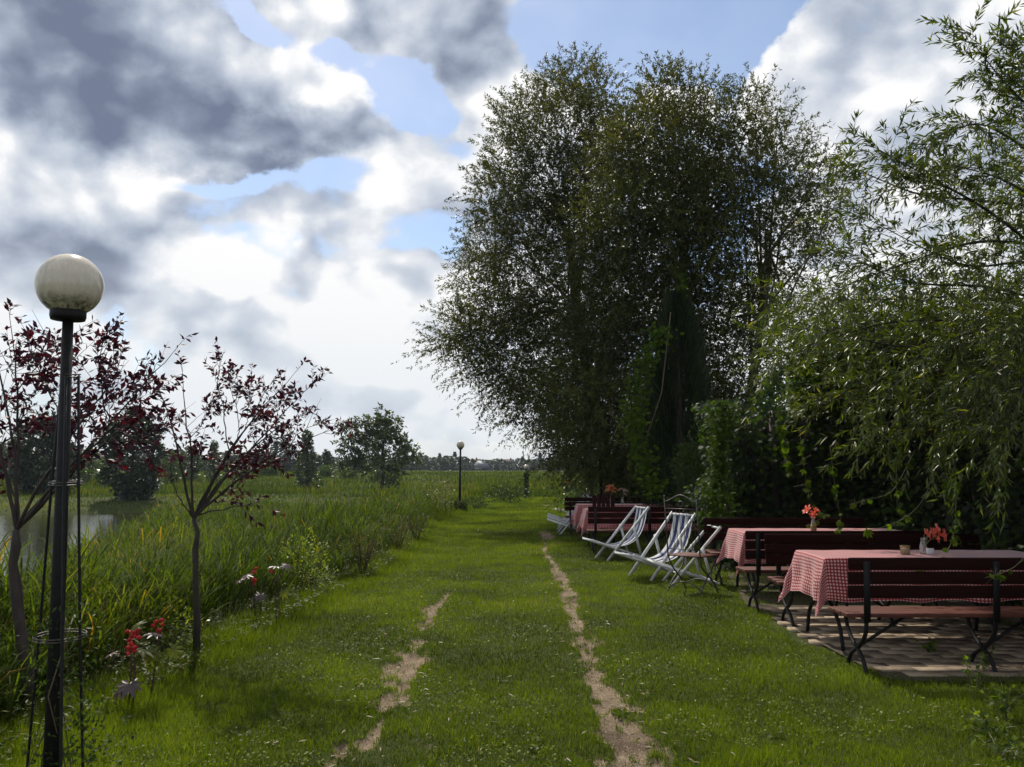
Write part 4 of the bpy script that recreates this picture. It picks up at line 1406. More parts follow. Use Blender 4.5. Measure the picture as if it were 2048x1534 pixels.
def plum(x, y, fork, targets, label, trunk, tr, nleafobj=300, dj=.35, seed=1, leafs=.062):
    rr = np.random.default_rng(seed)
    rt = root_at(x, y)
    t = empty('purple_plum_tree', rt, 0, label, 'tree', 'young purple leaved trees by the pond')
    R = np.array(rt)
    w = MB()
    tp = np.array(trunk)
    w.tube(tp, np.linspace(tr, tr * .62, len(tp)) * (1 + .12 * np.sin(np.arange(len(tp)) * 2.7)), 9)
    w.build('trunk', M['darkbark'], t)
    br, lv, store = MB(), MB(), []
    S, Dd, Ln = [], [], []
    f = tp[-1]
    order_t = sorted(targets, key=lambda q_: -np.linalg.norm(W(q_[0], q_[1], y) - R - f))
    prim, placed = [], 0
    for (px, py, wgt) in order_t:
        c = W(px, py, y + rr.uniform(-dj, dj)) - R
        dist = np.linalg.norm(c - f)
        cu = (c - f) / dist
        best = None
        for Pp in prim:                        # fork off an existing limb heading the same way
            for q in (4, 5, 6, 7, 8, 9):
                dd = np.linalg.norm(c - Pp[q])
                turn = np.dot(unit(c - Pp[q]), unit(Pp[q] - Pp[q - 1]))
                if turn > .62 and (best is None or dd - .25 * turn < best[0]):
                    best = (dd - .25 * turn, Pp[q], q)
        if best is not None and (placed >= 7 or rr.random() < .45):
            st, dist2 = best[1], np.linalg.norm(c - best[1])
            r0 = .005
        else:
            st, dist2, r0 = f, dist, .0105
            placed += 1
        mid = (st + c) / 2 + np.array((rr.uniform(-.1, .1), rr.uniform(-.1, .1), dist2 * rr.uniform(-.02, .16)))
        P = bez(st, mid, c, 14)
        kink = np.cumsum(rr.normal(0, .008, (14, 3)), axis=0)
        P = P + kink - kink[-1] * np.linspace(0, 1, 14)[:, None] - kink[0] * (1 - np.linspace(0, 1, 14)[:, None])
        br.tube(P, np.linspace(r0 * min(1.25, dist2 + .35), .0018, 14), 6, cap=False)
        if r0 > .01:
            prim.append(P)
        for q in range(4, 14):
            ax = unit(P[q] - P[q - 1])
            m = int(rr.poisson(.62 * wgt * (.5 + q / 14)))
            for _ in range(m):
                d = unit(ax * .9 + rr.normal(0, .55, 3) + np.array((0, 0, .25)))
                S.append(P[q]); Dd.append(d); Ln.append(rr.uniform(.1, .34))
        S.append(P[-1]); Dd.append(unit(P[-1] - P[-2])); Ln.append(.16)
        for _ in range(1):                     # a bare long twig
            q = rr.integers(7, 12)
            d = unit(rr.normal(0, .5, 3) + np.array((0, 0, 1)))
            br.tube([P[q], P[q] + d * .15, P[q] + d * .32 + (0.02, 0, 0)], [.003, .002, .001], 3, cap=False)
    twigs_and_leaves(br, lv, np.array(S), np.array(Dd), np.array(Ln), leafs, leafs * .46, .021, rbase=.0025, droop=.12, fold=True, rise=.55, rlo=.05, rhi=.85, store=store, rootgap=.2)
    br.build('branches', M['darkbark'], t)
    pos, D, N, L = (np.concatenate(q) for q in zip(*store))
    # the leaves that show largest are single parts, the others one mass
    order = rr.permutation(len(pos))
    a = order[:nleafobj]
    lv2 = MB()
    rest = order[nleafobj:]
    lv2.leaves(pos[rest], D[rest], N[rest], L[rest], L[rest] * .46 * rr.uniform(.8, 1.15, len(rest)), np.clip(rr.random(len(rest)) * .9 + .02, 0, 1), fold=True, pos=.5)
    o = lv2.build('foliage', M['plum'], t)
    o['kind'] = 'stuff'
    for i_ in a:
        xv = Vector(tuple(D[i_])).normalized()
        yv = Vector(tuple(N[i_])).cross(xv).normalized()
        zv = xv.cross(yv)
        m4 = Matrix.Identity(4)
        for c_, v_ in enumerate((xv, yv, zv)):
            for r_ in range(3):
                m4[r_][c_] = v_[r_] * L[i_]
        m4.translation = Vector(tuple(pos[i_]))
        inst('leaf', random.choice(PL), m4, t)
    return t


plum(-2.73, 7.34, None, [(440, 725, 1.1), (365, 745, 1.0), (425, 790, 1.3), (590, 745, 1.0), (622, 772, 1.5), (668, 858, 1.6), (575, 800, 2.0), (510, 850, 1.9), (560, 880, 1.6), (540, 915, 1.2), (600, 830, 1.8), (640, 850, 1.5),
                         (530, 1015, .9), (480, 930, 1.2), (335, 835, 1.0), (370, 850, 1.1), (395, 900, 1.0), (310, 740, .5), (460, 770, 1.2), (500, 790, 1.2), (540, 770, 1.4), (340, 960, .5), (530, 840, 1.8), (490, 960, .9)],
     'young purple plum tree with a slim straight trunk at the lawn edge',
     [(0, 0, -.03), (-.005, 0, .3), (-.03, 0, .6), (-.045, 0, .9), (-.03, .0, 1.05), (-.07, 0, 1.17)], .031, seed=3)
plum(-3.09, 5.48, None, [(350, 700, .9), (300, 760, 1.3), (270, 830, 1.6), (240, 720, 1.4), (205, 680, 1.4), (160, 660, 1.4), (110, 700, 1.5), (60, 690, 1.4), (20, 640, .9), (30, 720, 1.3), (80, 760, 1.4), (140, 780, 1.4), (200, 770, 1.4),
                        (250, 790, 1.5), (290, 800, 1.5), (10, 800, 1.1), (60, 850, 1.1), (180, 830, 1.0), (-60, 700, 1.2), (-100, 820, 1.1), (-40, 640, 1.0), (0, 900, .8), (265, 870, 1.3), (130, 860, .9), (230, 860, 1.0), (310, 890, .9)],
     'purple plum tree with a thick knobbly trunk left of the near lamp post',
     [(0, 0, -.03), (-.03, 0, .3), (-.10, 0, .6), (-.14, 0, .85), (-.17, 0, 1.0), (-.155, 0, 1.1), (-.16, 0, 1.22)], .042, seed=5)


# ------------------------------------------------------------------ lamp posts
def sphere_prof(r, z0, a0, n=14):
    return [(r * math.cos(a), z0 + r * math.sin(a)) for a in np.linspace(a0, PI / 2 - 1e-3, n)]


def lamp(x, y, hc, gr, top_off, rp0, rp1, label, tilt=0.0):
    rt = root_at(x, y)
    t = empty('lamp_post', rt, 0, label, 'lamp post', 'globe lamps along the path')
    zc = hc - rt[2]
    MB().tube([(0, 0, -.1), (top_off * .5, 0, zc * .5), (top_off, 0, zc - gr * .9)], [rp0, (rp0 + rp1) / 2, rp1], 14).build('pole', M['iron'], t, smooth=True)
    col = MB().lathe([(rp1, -.02), (gr * .50, -.015), (gr * .53, 0.0), (gr * .53, gr * .24), (gr * .49, gr * .27), (gr * .3, gr * .27)], 22)
    o = col.build('collar', M['iron'], t)
    o.location = (top_off, 0, zc - gr * 1.03)
    o = MB().lathe([(gr * math.cos(a), gr * math.sin(a)) for a in np.linspace(-1.15, PI / 2 - .001, 22)], 40).build('globe', M['globe'], t, smooth=True)
    o.location = (top_off, 0, zc)
    bs = MB().lathe([(rp0 * 1.9, -.02), (rp0 * 1.9, .05), (rp0 * 1.2, .12), (rp0, .14)], 16).build('foot', M['iron'], t)
    return t


lamp(-1.985, 3.72, 2.44, .143, -.045, .036, .023, 'near lamp post with a dirty cream globe on a black pole')
lamp(-1.95, 31.0, 2.50, .15, .02, .05, .035, 'second globe lamp farther along the left lawn edge')
lamp(0.78, 46.0, 1.72, .14, 0, .05, .04, 'farthest globe lamp, its short pole wrapped in green climber')

# climber frame round the near lamp
rt = root_at(-2.0, 3.72)
t = empty('climber_frame', rt, 0, 'thin wire climber frame of rods and rings around the near lamp post', 'plant support')
zt = 2.05
def frx(px, py, Y):
    return W(px, py, Y) - np.array(rt)
rods = [[(157, 752, 3.72), (157, 968, 3.72), (160, 1275, 3.72), (166, 1560, 3.72)], [(124, 757, 3.76), (103, 968, 3.80), (78, 1275, 3.86), (52, 1560, 3.92)], [(132, 752, 3.66), (128, 968, 3.58), (124, 1275, 3.48), (120, 1700, 3.42)]]
for rd in rods:
    P = np.array([frx(*p) for p in rd])
    P[-1][2] = max(P[-1][2], -.05)
    P = np.vstack((P, P[-1] + (P[-1] - P[-2]) * max(0, (P[-1][2] + .03)) / max(.05, P[-2][2] - P[-1][2])))
    MB().tube(P, .006, 6).build('rod', M['iron'], t)
for (px, py, rad) in ((141, 754, .04), (131, 969, .067), (120, 1275, .105)):
    c = frx(px, py, 3.74)
    a = np.linspace(0, 2 * PI, 25)
    for dz in (0, .012):
        MB().tube(np.stack((c[0] + rad * np.cos(a), c[1] + rad * np.sin(a), c[2] + dz + .004 * np.sin(a)), 1), .003, 5, cap=False).build('ring', M['rustiron'], t)

# climbing rose/clematis leaves round the foot of the near lamp
t = empty('lamp_climber', root_at(-2.0, 3.74), 0, 'small leaved climber growing up the foot of the near lamp', 'climbing plant')
R = np.array(t.location)
pts = []
for k in range(620):
    h = random.random() ** 1.3
    px = 125 + random.gauss(12, 30 + 20 * (1 - h)) + 25 * math.sin(h * 7)
    py = 1530 - 330 * h
    pts.append(W(px, py, 3.72 + random.gauss(0, .07)) - R)
P = np.array(pts)
n = len(P)
b = MB()
b.leaves(P, unit(rng.normal(0, 1, (n, 3)) + (0, 0, -.3)), unit(rng.normal(0, .6, (n, 3)) + (0, -.2, .8)), rng.uniform(.015, .035, n), rng.uniform(.01, .02, n), rng.uniform(0, .5, n), fold=True)
b.build('leaves', M['shrub'], t)
w = MB()
for k in range(5):
    w.tube([(random.gauss(0, .03), 0, 0), (random.gauss(0, .06), random.gauss(0, .05), .3), (random.gauss(0, .06), random.gauss(0, .05), .65), (random.gauss(0.03, .05), random.gauss(0, .05), .95)], .003, 4)
w.build('stems', M['twig'], t)

# climbers on the other two lamps
for (x, y, h, rr_, lab, n) in ((0.78, 46.0, 1.45, .14, 'green climber wrapped thickly round the farthest lamp pole', 900), (-1.9, 30.9, .45, .22, 'small dark climber at the foot of the second globe lamp', 500)):
    t = empty('lamp_climber', root_at(x, y), 0, lab, 'climbing plant')
    hz = rng.random(n) * h
    a = rng.uniform(0, 6.28, n)
    rad = rr_ * (0.6 + .5 * rng.random(n))
    P = np.stack((rad * np.cos(a), rad * np.sin(a), hz), 1)
    b = MB()
    b.leaves(P, unit(rng.normal(0, .7, (n, 3)) + (0, 0, -.2)), unit(rng.normal(0, .6, (n, 3)) + (0, 0, .6)), .09, .06, rng.random(n) * .8)
    b.build('leaves', M['creeper'] if h > 1 else M['shrub'], t)
    w = MB()
    for k in range(4):
        w.tube([(rr_ * .5 * math.cos(k * 1.6), rr_ * .5 * math.sin(k * 1.6), 0), (rr_ * .5 * math.cos(k * 1.6 + 2), rr_ * .5 * math.sin(k * 1.6 + 2), h * .5), (rr_ * .5 * math.cos(k * 1.6 + 4), rr_ * .5 * math.sin(k * 1.6 + 4), h * .95)], .008, 4)
    w.build('stems', M['twig'], t)

# ------------------------------------------------------------------ benches and tables
def iron_curve(mb, pts, r=.014, n=14):
    P = np.array(pts, float)
    tt = np.linspace(0, len(P) - 1, n)
    Q = np.stack([np.interp(tt, range(len(P)), P[:, k]) for k in range(3)], 1)
    for _ in range(3):
        Q[1:-1] = (Q[:-2] + Q[1:-1] * 2 + Q[2:]) / 4
    mb.tube(Q, r, 8)


def make_bench(length=2.3, nleg=3, tall=.90):
    """backrest on the -Y side (y=0), the seat reaches to +Y; left end at x=0"""
    t = empty('park_bench')
    h0 = .585
    ph = (tall - h0 - .024) / 3
    for k in range(3):
        z = h0 + ph / 2 + k * (ph + .012)
        mb = MB().box((length / 2, -.005 - .012 * k, z), (length, .028, ph))
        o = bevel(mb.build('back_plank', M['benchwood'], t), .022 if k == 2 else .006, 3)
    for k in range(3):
        o = bevel(MB().box((length / 2, .09 + k * .135, .445 - .004 * k), (length, .125, .034)).build('seat_plank', M['seatwood'], t), .006, 2)  # paler than the backrest: sun on the seat is put into the wood colour
    for q in range(nleg):
        x = .14 + (length - .28) * q / (nleg - 1)
        lg = MB()
        lg.bar((x, -.012, .40), (x, -.05, tall - .03), .05, .012, side=(1, 0, 0))
        iron_curve(lg, [(x, .0, .47), (x, .0, .40), (x, .03, .28), (x, .15, .19), (x, .20, .165)], .017)
        iron_curve(lg, [(x, .42, .425), (x, .41, .35), (x, .36, .26), (x, .25, .18), (x, .20, .165)], .017)
        iron_curve(lg, [(x, .20, .165), (x, .10, .10), (x, .04, .0)], .017)
        iron_curve(lg, [(x, .20, .165), (x, .33, .10), (x, .40, .0)], .017)
        lg.bar((x, .0, .424), (x, .44, .420), .03, .010, side=(1, 0, 0))
        lg.build('leg', M['iron'], t)
        if q < nleg - 1:
            MB().tube([(x, .2, .17), (x + .42, .2, .425)], .013, 7).build('brace', M['iron'], t)
    return t


def make_table(length=2.1, width=.72, top=.785):
    t = empty('garden_table')
    for k in range(4):
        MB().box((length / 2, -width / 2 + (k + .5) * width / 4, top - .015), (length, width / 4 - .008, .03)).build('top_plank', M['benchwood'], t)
    for x in (.10, length - .35):
        lg = MB()
        w2 = width / 2 - .06
        for s in (-1, 1):
            iron_curve(lg, [(x, s * w2, top - .035), (x, s * w2 * .95, top - .12), (x, s * w2 * .5, .50), (x, s * .03, .42)], .017)
            iron_curve(lg, [(x, s * .03, .42), (x, s * .20, .36), (x, s * (w2 + .08), .22), (x, s * (w2 + .14), .0)], .018)
        iron_curve(lg, [(x, 0, .42), (x + .12, 0, .50), (x + .35, 0, top - .04)], .014)
        lg.box((x, 0, top - .04), (.03, width - .12, .012))
        lg.build('leg', M['iron'], t)
    return t


def make_cloth(length, width, hang, label, seed, group='red checked tablecloths', nx_=120, ny_=64):
    """draped cloth: flat on the top, hanging with folds, corners lowest"""
    rr = random.Random(seed)
    L2, W2 = length / 2 + .004, width / 2 + .004
    us = np.linspace(-L2 - hang, L2 + hang, nx_)
    vs = np.linspace(-W2 - hang, W2 + hang, ny_)
    U, V = np.meshgrid(us, vs)
    cx, cy = np.clip(U, -L2, L2), np.clip(V, -W2, W2)
    ou, ov = U - cx, V - cy
    dist = np.hypot(ou, ov)
    dirx, diry = np.where(dist > 0, ou / (dist + 1e-9), 0), np.where(dist > 0, ov / (dist + 1e-9), 0)
    s = np.arctan2(V, U * .6) * 6
    per = np.where(np.abs(ou) > np.abs(ov), cy, cx)
    fold = np.sin(per * 21 + rr.random() * 6) * .5 + np.sin(per * 9 + rr.random() * 6) * .6
    corner = np.minimum(np.abs(ou), np.abs(ov)) / hang
    ang = np.arctan2(np.abs(ov), np.abs(ou))
    fold = fold * (1 - np.clip(corner * 3, 0, 1)) + np.cos(ang * 4 - PI) * 1.5 * np.clip(corner * 3, 0, 1)
    k = np.clip(dist / hang, 0, 1.4)
    outw = .012 * np.clip(dist / .03, 0, 1) + .03 * k * (fold * .8 + .5) + .03 * k
    # at the corners the cloth swings out into a pleat
    outw = np.maximum(outw, .008 * np.clip(dist / .03, 0, 1))
    wr_ = .012 * np.sin(U * 13 + V * 7 + seed) * k + .008 * np.sin(V * 23 - U * 9 + seed * 2) * k
    outw = outw + wr_ + .012 * k
    X_ = cx + dirx * outw + np.sign(ou) * .05 * corner
    Y_ = cy + diry * outw + np.sign(ov) * .03 * corner
    Z_ = -np.maximum(0, dist - .012) * (1 - .05 * k) + .006 * np.exp(-dist * 60) * 0 + .0022 * np.sin(U * 17 + V * 6) * np.sin(V * 15) + .012 * k * np.sin(per * 11 + seed)
    v = np.stack((X_, Y_, Z_ + .004), -1).reshape(-1, 3)
    i_ = (np.arange(ny_ - 1)[:, None] * nx_ + np.arange(nx_ - 1)[None, :]).ravel()
    b = MB()
    b.add(v, [np.stack((i_, i_ + 1, i_ + 1 + nx_, i_ + nx_), -1)])
    o = b.build('tablecloth', M['gingham'], uv=np.stack((U.ravel() + 5.0, V.ravel() + 5.0), 1), smooth=True, label=label, cat='tablecloth', group=group)
    return o


bench0 = make_bench()
table0 = make_table()
used = {'b': False, 't': False}


def place(kind, x, y, rz, label, z=None):
    src = bench0 if kind == 'b' else table0
    o = src if not used[kind] else copy_tree(src)
    used[kind] = True
    o.location = (x, y, gz(x, y) + .03 if z is None else z)
    o.rotation_euler = (0, 0, rz)
    o['label'] = label
    o['category'] = 'bench' if kind == 'b' else 'table'
    o['group'] = 'dark red slatted benches' if kind == 'b' else 'garden tables under checked cloths'
    return o


# set 1 (near), set 2, sets 3 and 4 far
place('b', 2.63, 6.60, 0, 'front dark red bench seen from behind, with sunlight under its seat', .01)
place('t', 2.80, 7.86, 0, 'garden table in front, its curved iron legs below the cloth', .02)
bb = place('b', 5.00, 8.92, PI, 'dark red bench on the far side of the front table', .01)
place('b', 2.62, 9.42, 0, 'dark red bench between the two near tables, its left end showing', .01)
place('t', 2.92, 10.85, 0, 'second garden table, behind the two middle benches', .02)
place('b', 5.02, 11.85, PI, 'dark red bench against the creeper wall behind the second table', .01)
place('b', 1.42, 15.6, 0, 'distant dark red bench seen from behind the striped deckchair', .0)
place('t', 1.50, 17.0, 0, 'third table, partly behind the distant bench', .0)
place('t', 1.52, 19.3, 0, 'farthest table, carrying the orange flowers', .0)
place('b', 3.6, 20.6, PI, 'farthest dark red bench behind the last table', .0)
for (x, y, h, lab, sd_) in ((2.80, 7.86, .805, 'red and white checked cloth on the front table with coral flowers and a candle holder', 1), (2.92, 10.85, .805, 'red and white checked cloth on the second table behind the middle benches', 2),
                            (1.50, 17.0, .785, 'red and white checked cloth on the third table by the distant bench', 3), (1.52, 19.3, .785, 'red and white checked cloth on the farthest table with orange flowers', 4)):
    o = make_cloth(2.1, .72, .40, lab, sd_)
    o.location = (x + 1.05, y, h)

# dark red garden armchair at the farthest table
ch = empty('wooden_chair', (2.0, 18.2, 0), 0, 'tall backed dark red slatted chair at the farthest table', 'chair')
for k in range(5):
    MB().box((-.2 + k * .1, 0, .72), (.085, .02, .62 + (.05 if 0 < k < 4 else 0))).build('back_slat', M['benchwood'], ch)
MB().box((0, .22, .43), (.5, .45, .03)).build('seat', M['benchwood'], ch)
for (x, y) in ((-.22, .02), (.22, .02), (-.22, .42), (.22, .42)):
    MB().box((x, y, .21), (.045, .045, .42)).build('leg', M['benchwood'], ch)

# ------------------------------------------------------------------ deckchairs
def make_deckchair():
    """front towards -X"""
    t = empty('deckchair')
    w = .29
    for s in (-1, 1):
        MB().bar((-.30, s * w, 0), (.50, s * w, .93), .024, .042, side=(0, 1, 0)).build('back_rail', M['white'], t)
        MB().bar((-.56, s * (w - .04), .37), (.47, s * (w - .04), .02), .024, .038, side=(0, 1, 0)).build('seat_rail', M['white'], t)
        MB().bar((.19, s * (w + .03), .60), (.33, s * (w + .03), .07), .022, .04, side=(0, 1, 0)).build('strut', M['white'], t)
    MB().bar((.485, -w, .905), (.485, w, .905), .03, .03, side=(1, 0, 0)).build('top_bar', M['white'], t)
    MB().bar((-.545, -w + .04, .36), (-.545, w - .04, .36), .035, .03, side=(1, 0, 0)).build('front_bar', M['white'], t)
    MB().bar((.45, -w, .035), (.45, w, .035), .03, .025, side=(1, 0, 0)).build('rear_bar', M['white'], t)
    MB().bar((.32, -w - .04, .09), (.32, w + .04, .09), .028, .022, side=(1, 0, 0)).build('cross_bar', M['white'], t)
    P = np.array([(.487, .925), (.465, .80), (.425, .62), (.35, .45), (.22, .32), (.04, .255), (-.16, .25), (-.36, .30), (-.55, .385)])
    tt = np.linspace(0, len(P) - 1, 34)
    Q = np.stack([np.interp(tt, range(len(P)), P[:, k]) for k in range(2)], 1)
    for _ in range(4):
        Q[1:-1] = (Q[:-2] + Q[1:-1] * 2 + Q[2:]) / 4
    ws = np.linspace(-.25, .25, 11)
    vv, uv = [], []
    for i_, q in enumerate(Q):
        for j_, w_ in enumerate(ws):
            sag = .012 * (1 - (w_ / .25) ** 2) * math.sin(PI * i_ / 33)
            vv.append((q[0], w_, q[1] - sag))
            uv.append(((w_ + .25) / .50, i_ / 33 * 2.6))
    i_ = (np.arange(33)[:, None] * 11 + np.arange(10)[None, :]).ravel()
    b = MB()
    b.add(vv, [np.stack((i_, i_ + 1, i_ + 12, i_ + 11), -1)])
    o = b.build('canvas', M['stripes'], t, uv=uv, smooth=True)
    return t


dc0 = make_deckchair()
spots = [(2.13, 12.35, .42, 'nearest blue and white striped deckchair, its canvas facing the path'),
         (1.87, 14.9, .24, 'striped deckchair in front of the distant bench'),
         (2.42, 11.72, .05, 'bare white deckchair frame half hidden behind the iron garden chair'),
         (1.46, 20.9, .05, 'striped deckchair beside the farthest table, nearest of the far row'),
         (1.50, 21.9, .0, 'striped deckchair in the middle of the far row'),
         (1.55, 23.0, -.04, 'striped deckchair at the end of the far row'),
         (1.95, 26.3, .1, 'pale deckchair alone under the willow beyond the far row')]
for k, (x, y, rz, lab) in enumerate(spots):
    o = dc0 if k == 0 else copy_tree(dc0)
    o.location = (x, y, gz(x, y))
    o.rotation_euler = (0, 0, rz)
    tag(o, lab, 'deckchair', 'white deckchairs on the lawn')
    if k == 2:
        o.scale = (.88, .9, .86)
        for c_ in list(o.children):
            if c_.name.startswith('canvas'):
                bpy.data.objects.remove(c_)

# ------------------------------------------------------------------ iron garden chair
def garden_chair():
    x0, y0 = 2.22, 10.83
    ang = math.atan2(.35, .37)        # faces +X+Y
    t = empty('iron_garden_chair', (x0, y0, gz(x0, y0)), ang - PI / 2 + .05, 'tall backed grey iron chair with a red slatted seat', 'chair')
    # local: back along X at y=0, seat towards +Y
    w = .24
    for s in (-1, 1):
        fr = MB()
        fr.tube([(s * w, .0, .46), (s * w, -.02, .8), (s * w, -.06, 1.22)], .009, 8)
        fr.lathe(sphere_prof(.015, 0, -PI / 2, 8), 8, (s * w, -.062, 1.235))
        fr.build('back_post', M['rustiron'], t)
    a = np.linspace(-1, 1, 13)
    MB().tube(np.stack((a * w, -.055 + 0 * a, 1.19 + .07 * np.cos(a * PI / 2) ** 2 - .02 * np.abs(a)), 1), .008, 6).build('arched_rail', M['rustiron'], t)
    MB().tube([(-w, -.045, 1.08), (w, -.045, 1.08)], .006, 6).build('rail', M['rustiron'], t)
    MB().tube([(-w, -.003, .56), (w, -.003, .56)], .006, 6).build('rail', M['rustiron'], t)
    a = np.linspace(0, 2 * PI, 19)
    MB().tube(np.stack((.035 * np.cos(a), -.05 + 0 * a, 1.145 + .035 * np.sin(a)), 1), .006, 5, cap=False).build('medallion', M['rustiron'], t)
    for k in range(8):
        x = -w + (k + 1) * 2 * w / 9
        MB().tube([(x, -.003, .56), (x, -.045, 1.08)], .0035, 5).build('spindle', M['rustiron'], t)
    for k in range(5):
        bevel(MB().box((0, .03 + k * .085, .475), (.50, .072, .018)).build('seat_slat', M['seatwood'], t), .004, 1)
    for s in (-1, 1):
        lg = MB()
        iron_curve(lg, [(s * w, .0, .47), (s * (w - .02), .06, .32), (s * (w - .0), .30, .16), (s * w, .42, 0)], .010)
        lg.build('leg', M['rustiron'], t)
        lg = MB()
        iron_curve(lg, [(s * w, .40, .47), (s * (w - .02), .34, .32), (s * w, .10, .16), (s * w, -.04, 0)], .010)
        lg.build('leg', M['rustiron'], t)
    for y in (-.0, .38):
        a = np.linspace(-1, 1, 13)
        MB().tube(np.stack((a * w, y + 0 * a, .06 + .09 * (1 - a * a)), 1), .008, 6).build('arched_stretcher', M['rustiron'], t)


garden_chair()

# ------------------------------------------------------------------ things on the tables
def flower(mb, c, d, size, n=6, r=.5):
    c, d = np.array(c, float), unit(np.array(d, float))
    s = unit(np.cross(d, (0.3, 0.2, 1.0)))
    u = np.cross(d, s)
    for k in range(n):
        a = k / n * 2 * PI + random.random() * .3
        rad = s * math.cos(a) + u * math.sin(a)
        mid = c + d * size * .45 + rad * size * .28
        mb.leaves([c], [unit(d * .9 + rad * .55)], [unit(rad - d * .3)], size * .75, size * .42, r + random.uniform(-.3, .3), fold=True, pos=.7)
        mb.leaves([mid], [unit(d * .25 + rad)], [d + rad * .1], size * .62, size * .5, r + random.uniform(-.3, .4), fold=True, pos=.5)


def vase(x, y, z, label, fl, mat, woven=True, h=.15, size=.07, rb=.032):
    t = empty('flower_vase', (x, y, z), 0, label, 'vase', 'flower vases on the checked tables')
    MB().lathe([(0.001, .002), (rb * .95, .002), (rb, .01), (rb * 1.0, h * .45), (rb * .62, h * .78), (rb * .55, h * .95), (rb * .66, h)], 20).build('bottle', M['glass'], t, smooth=True)
    if woven:
        w = MB()
        for k in range(9):
            zz = .006 + k * .0072
            a = np.linspace(0, 2 * PI, 25)
            w.tube(np.stack((1.1 * rb * np.cos(a), 1.1 * rb * np.sin(a), zz + .002 * np.sin(a * 12 + k * PI)), 1), .0036, 4, cap=False)
        w.build('woven_sleeve', M['wicker'], t)
    st = MB()
    fm = MB()
    for (dx, dy, dz, s) in fl:
        st.tube(bez((0, 0, .02), (dx * .2, dy * .2, h), (dx * .8, dy * .8, dz), 7), .0028, 5)
        flower(fm, (dx * .8, dy * .8, dz), (dx + .001, dy - .02, abs(dz - h) * .5), size * s)
    st.build('flower_stems', M['vinestem'], t)
    fm.build('petals', mat, t)
    return t


vase(3.83, 7.80, .812, 'glass vase with large coral flowers leaning right on the front table', [(.13, 0, .215, 1.15), (.19, -.02, .175, 1.15), (.02, -.01, .19, .8), (.10, .03, .19, .95), (.05, 0, .165, .7), (.15, 0, .14, .7)], M['petal'], False, .15)
vase(3.88, 10.75, .812, 'woven based vase with coral flowers on the second table', [(-.06, 0, .25, 1.2), (.02, 0, .24, 1.1), (-.01, -.02, .20, .9)], M['petal'], True, .17, .075)
vase(2.29, 19.2, .79, 'small vase of orange flowers on the farthest table', [(-.02, 0, .36, 1.1), (.05, 0, .33, 1.0), (-.05, 0, .30, 1.0), (.02, 0, .27, .9)], M['orange'], False, .18, .12)
vase(2.55, 19.2, .79, 'small vase of faded cream flowers right of the orange ones', [(.02, 0, .28, 1.1), (-.06, 0, .31, .7), (.03, 0, .22, .8)], M['cream'], False, .16, .11)
# candle holder
t = empty('candle_holder', (3.66, 7.80, .812), 0, 'low wicker candle holder left of the coral flowers', 'candle holder')
for s in (-1, 1):
    w = MB()
    for k in range(14):
        a = np.linspace(0, 1, 10)
        an = k / 14 * 2 * PI + s * a * 1.3
        w.tube(np.stack((.040 * np.cos(an), .040 * np.sin(an), .002 + .072 * a), 1), .0022, 4)
    w.build('lattice', M['wicker'], t)
MB().lathe([(.042, .068), (.045, .074), (.042, .08)], 20).build('rim', M['wicker'], t)
MB().lathe([(.001, .002), (.033, .002), (.034, .058), (.001, .06)], 18).build('candle', M['wax'], t)
bx = MB().box((3.862, 7.74, .842), (.058, .04, .058)).build('napkin_box', M['box'], label='small white box beside the coral flower vase', cat='box')
bevel(bx, .003, 1)
# leaves stuck in the second vase
hang_vine([(1612, 1052, 10.7), (1630, 1045, 10.68), (1645, 1035, 10.66), (1656, 1028, 10.66)], 'sprig of green leaves drooping beside the second vase', 7, .05, .002)

# tall post and red bits by the far table
b = MB().tube([(0, 0, 0), (0, 0, 2.1)], .045, 8).build('wooden_post', M['benchwood'], label='dark upright post rising behind the farthest table', cat='post')
b.location = root_at(2.35, 22.0)


# ------------------------------------------------------------------ castor plants with red pods
def palm_leaf(rv, mat, name, lobes=8):
    b = MB()
    for k in range(lobes):
        a = -2.5 + 5.0 * k / (lobes - 1)
        s = 1.0 - .10 * abs(a)
        b.leaves([(0, 0, 0)], [(math.cos(a), math.sin(a), -.18)], [(0, 0, 1)], s, s * .36, rv, fold=True, pos=.5)
    me = b.mesh(name)
    me.materials.append(mat)
    return me


PLF = [palm_leaf(.8, M['paleleaf'], 'leaf'), palm_leaf(.7, M['castor'], 'leaf'), palm_leaf(.2, M['paleleaf'], 'leaf')]


def orient(p, xdir, normal, s):
    x = Vector(xdir).normalized()
    z = Vector(normal)
    yv = z.cross(x).normalized()
    z = x.cross(yv)
    m4 = Matrix.Identity(4)
    for c_, v_ in enumerate((x, yv, z)):
        for r_ in range(3):
            m4[r_][c_] = v_[r_] * s
    m4.translation = Vector(tuple(p))
    return m4


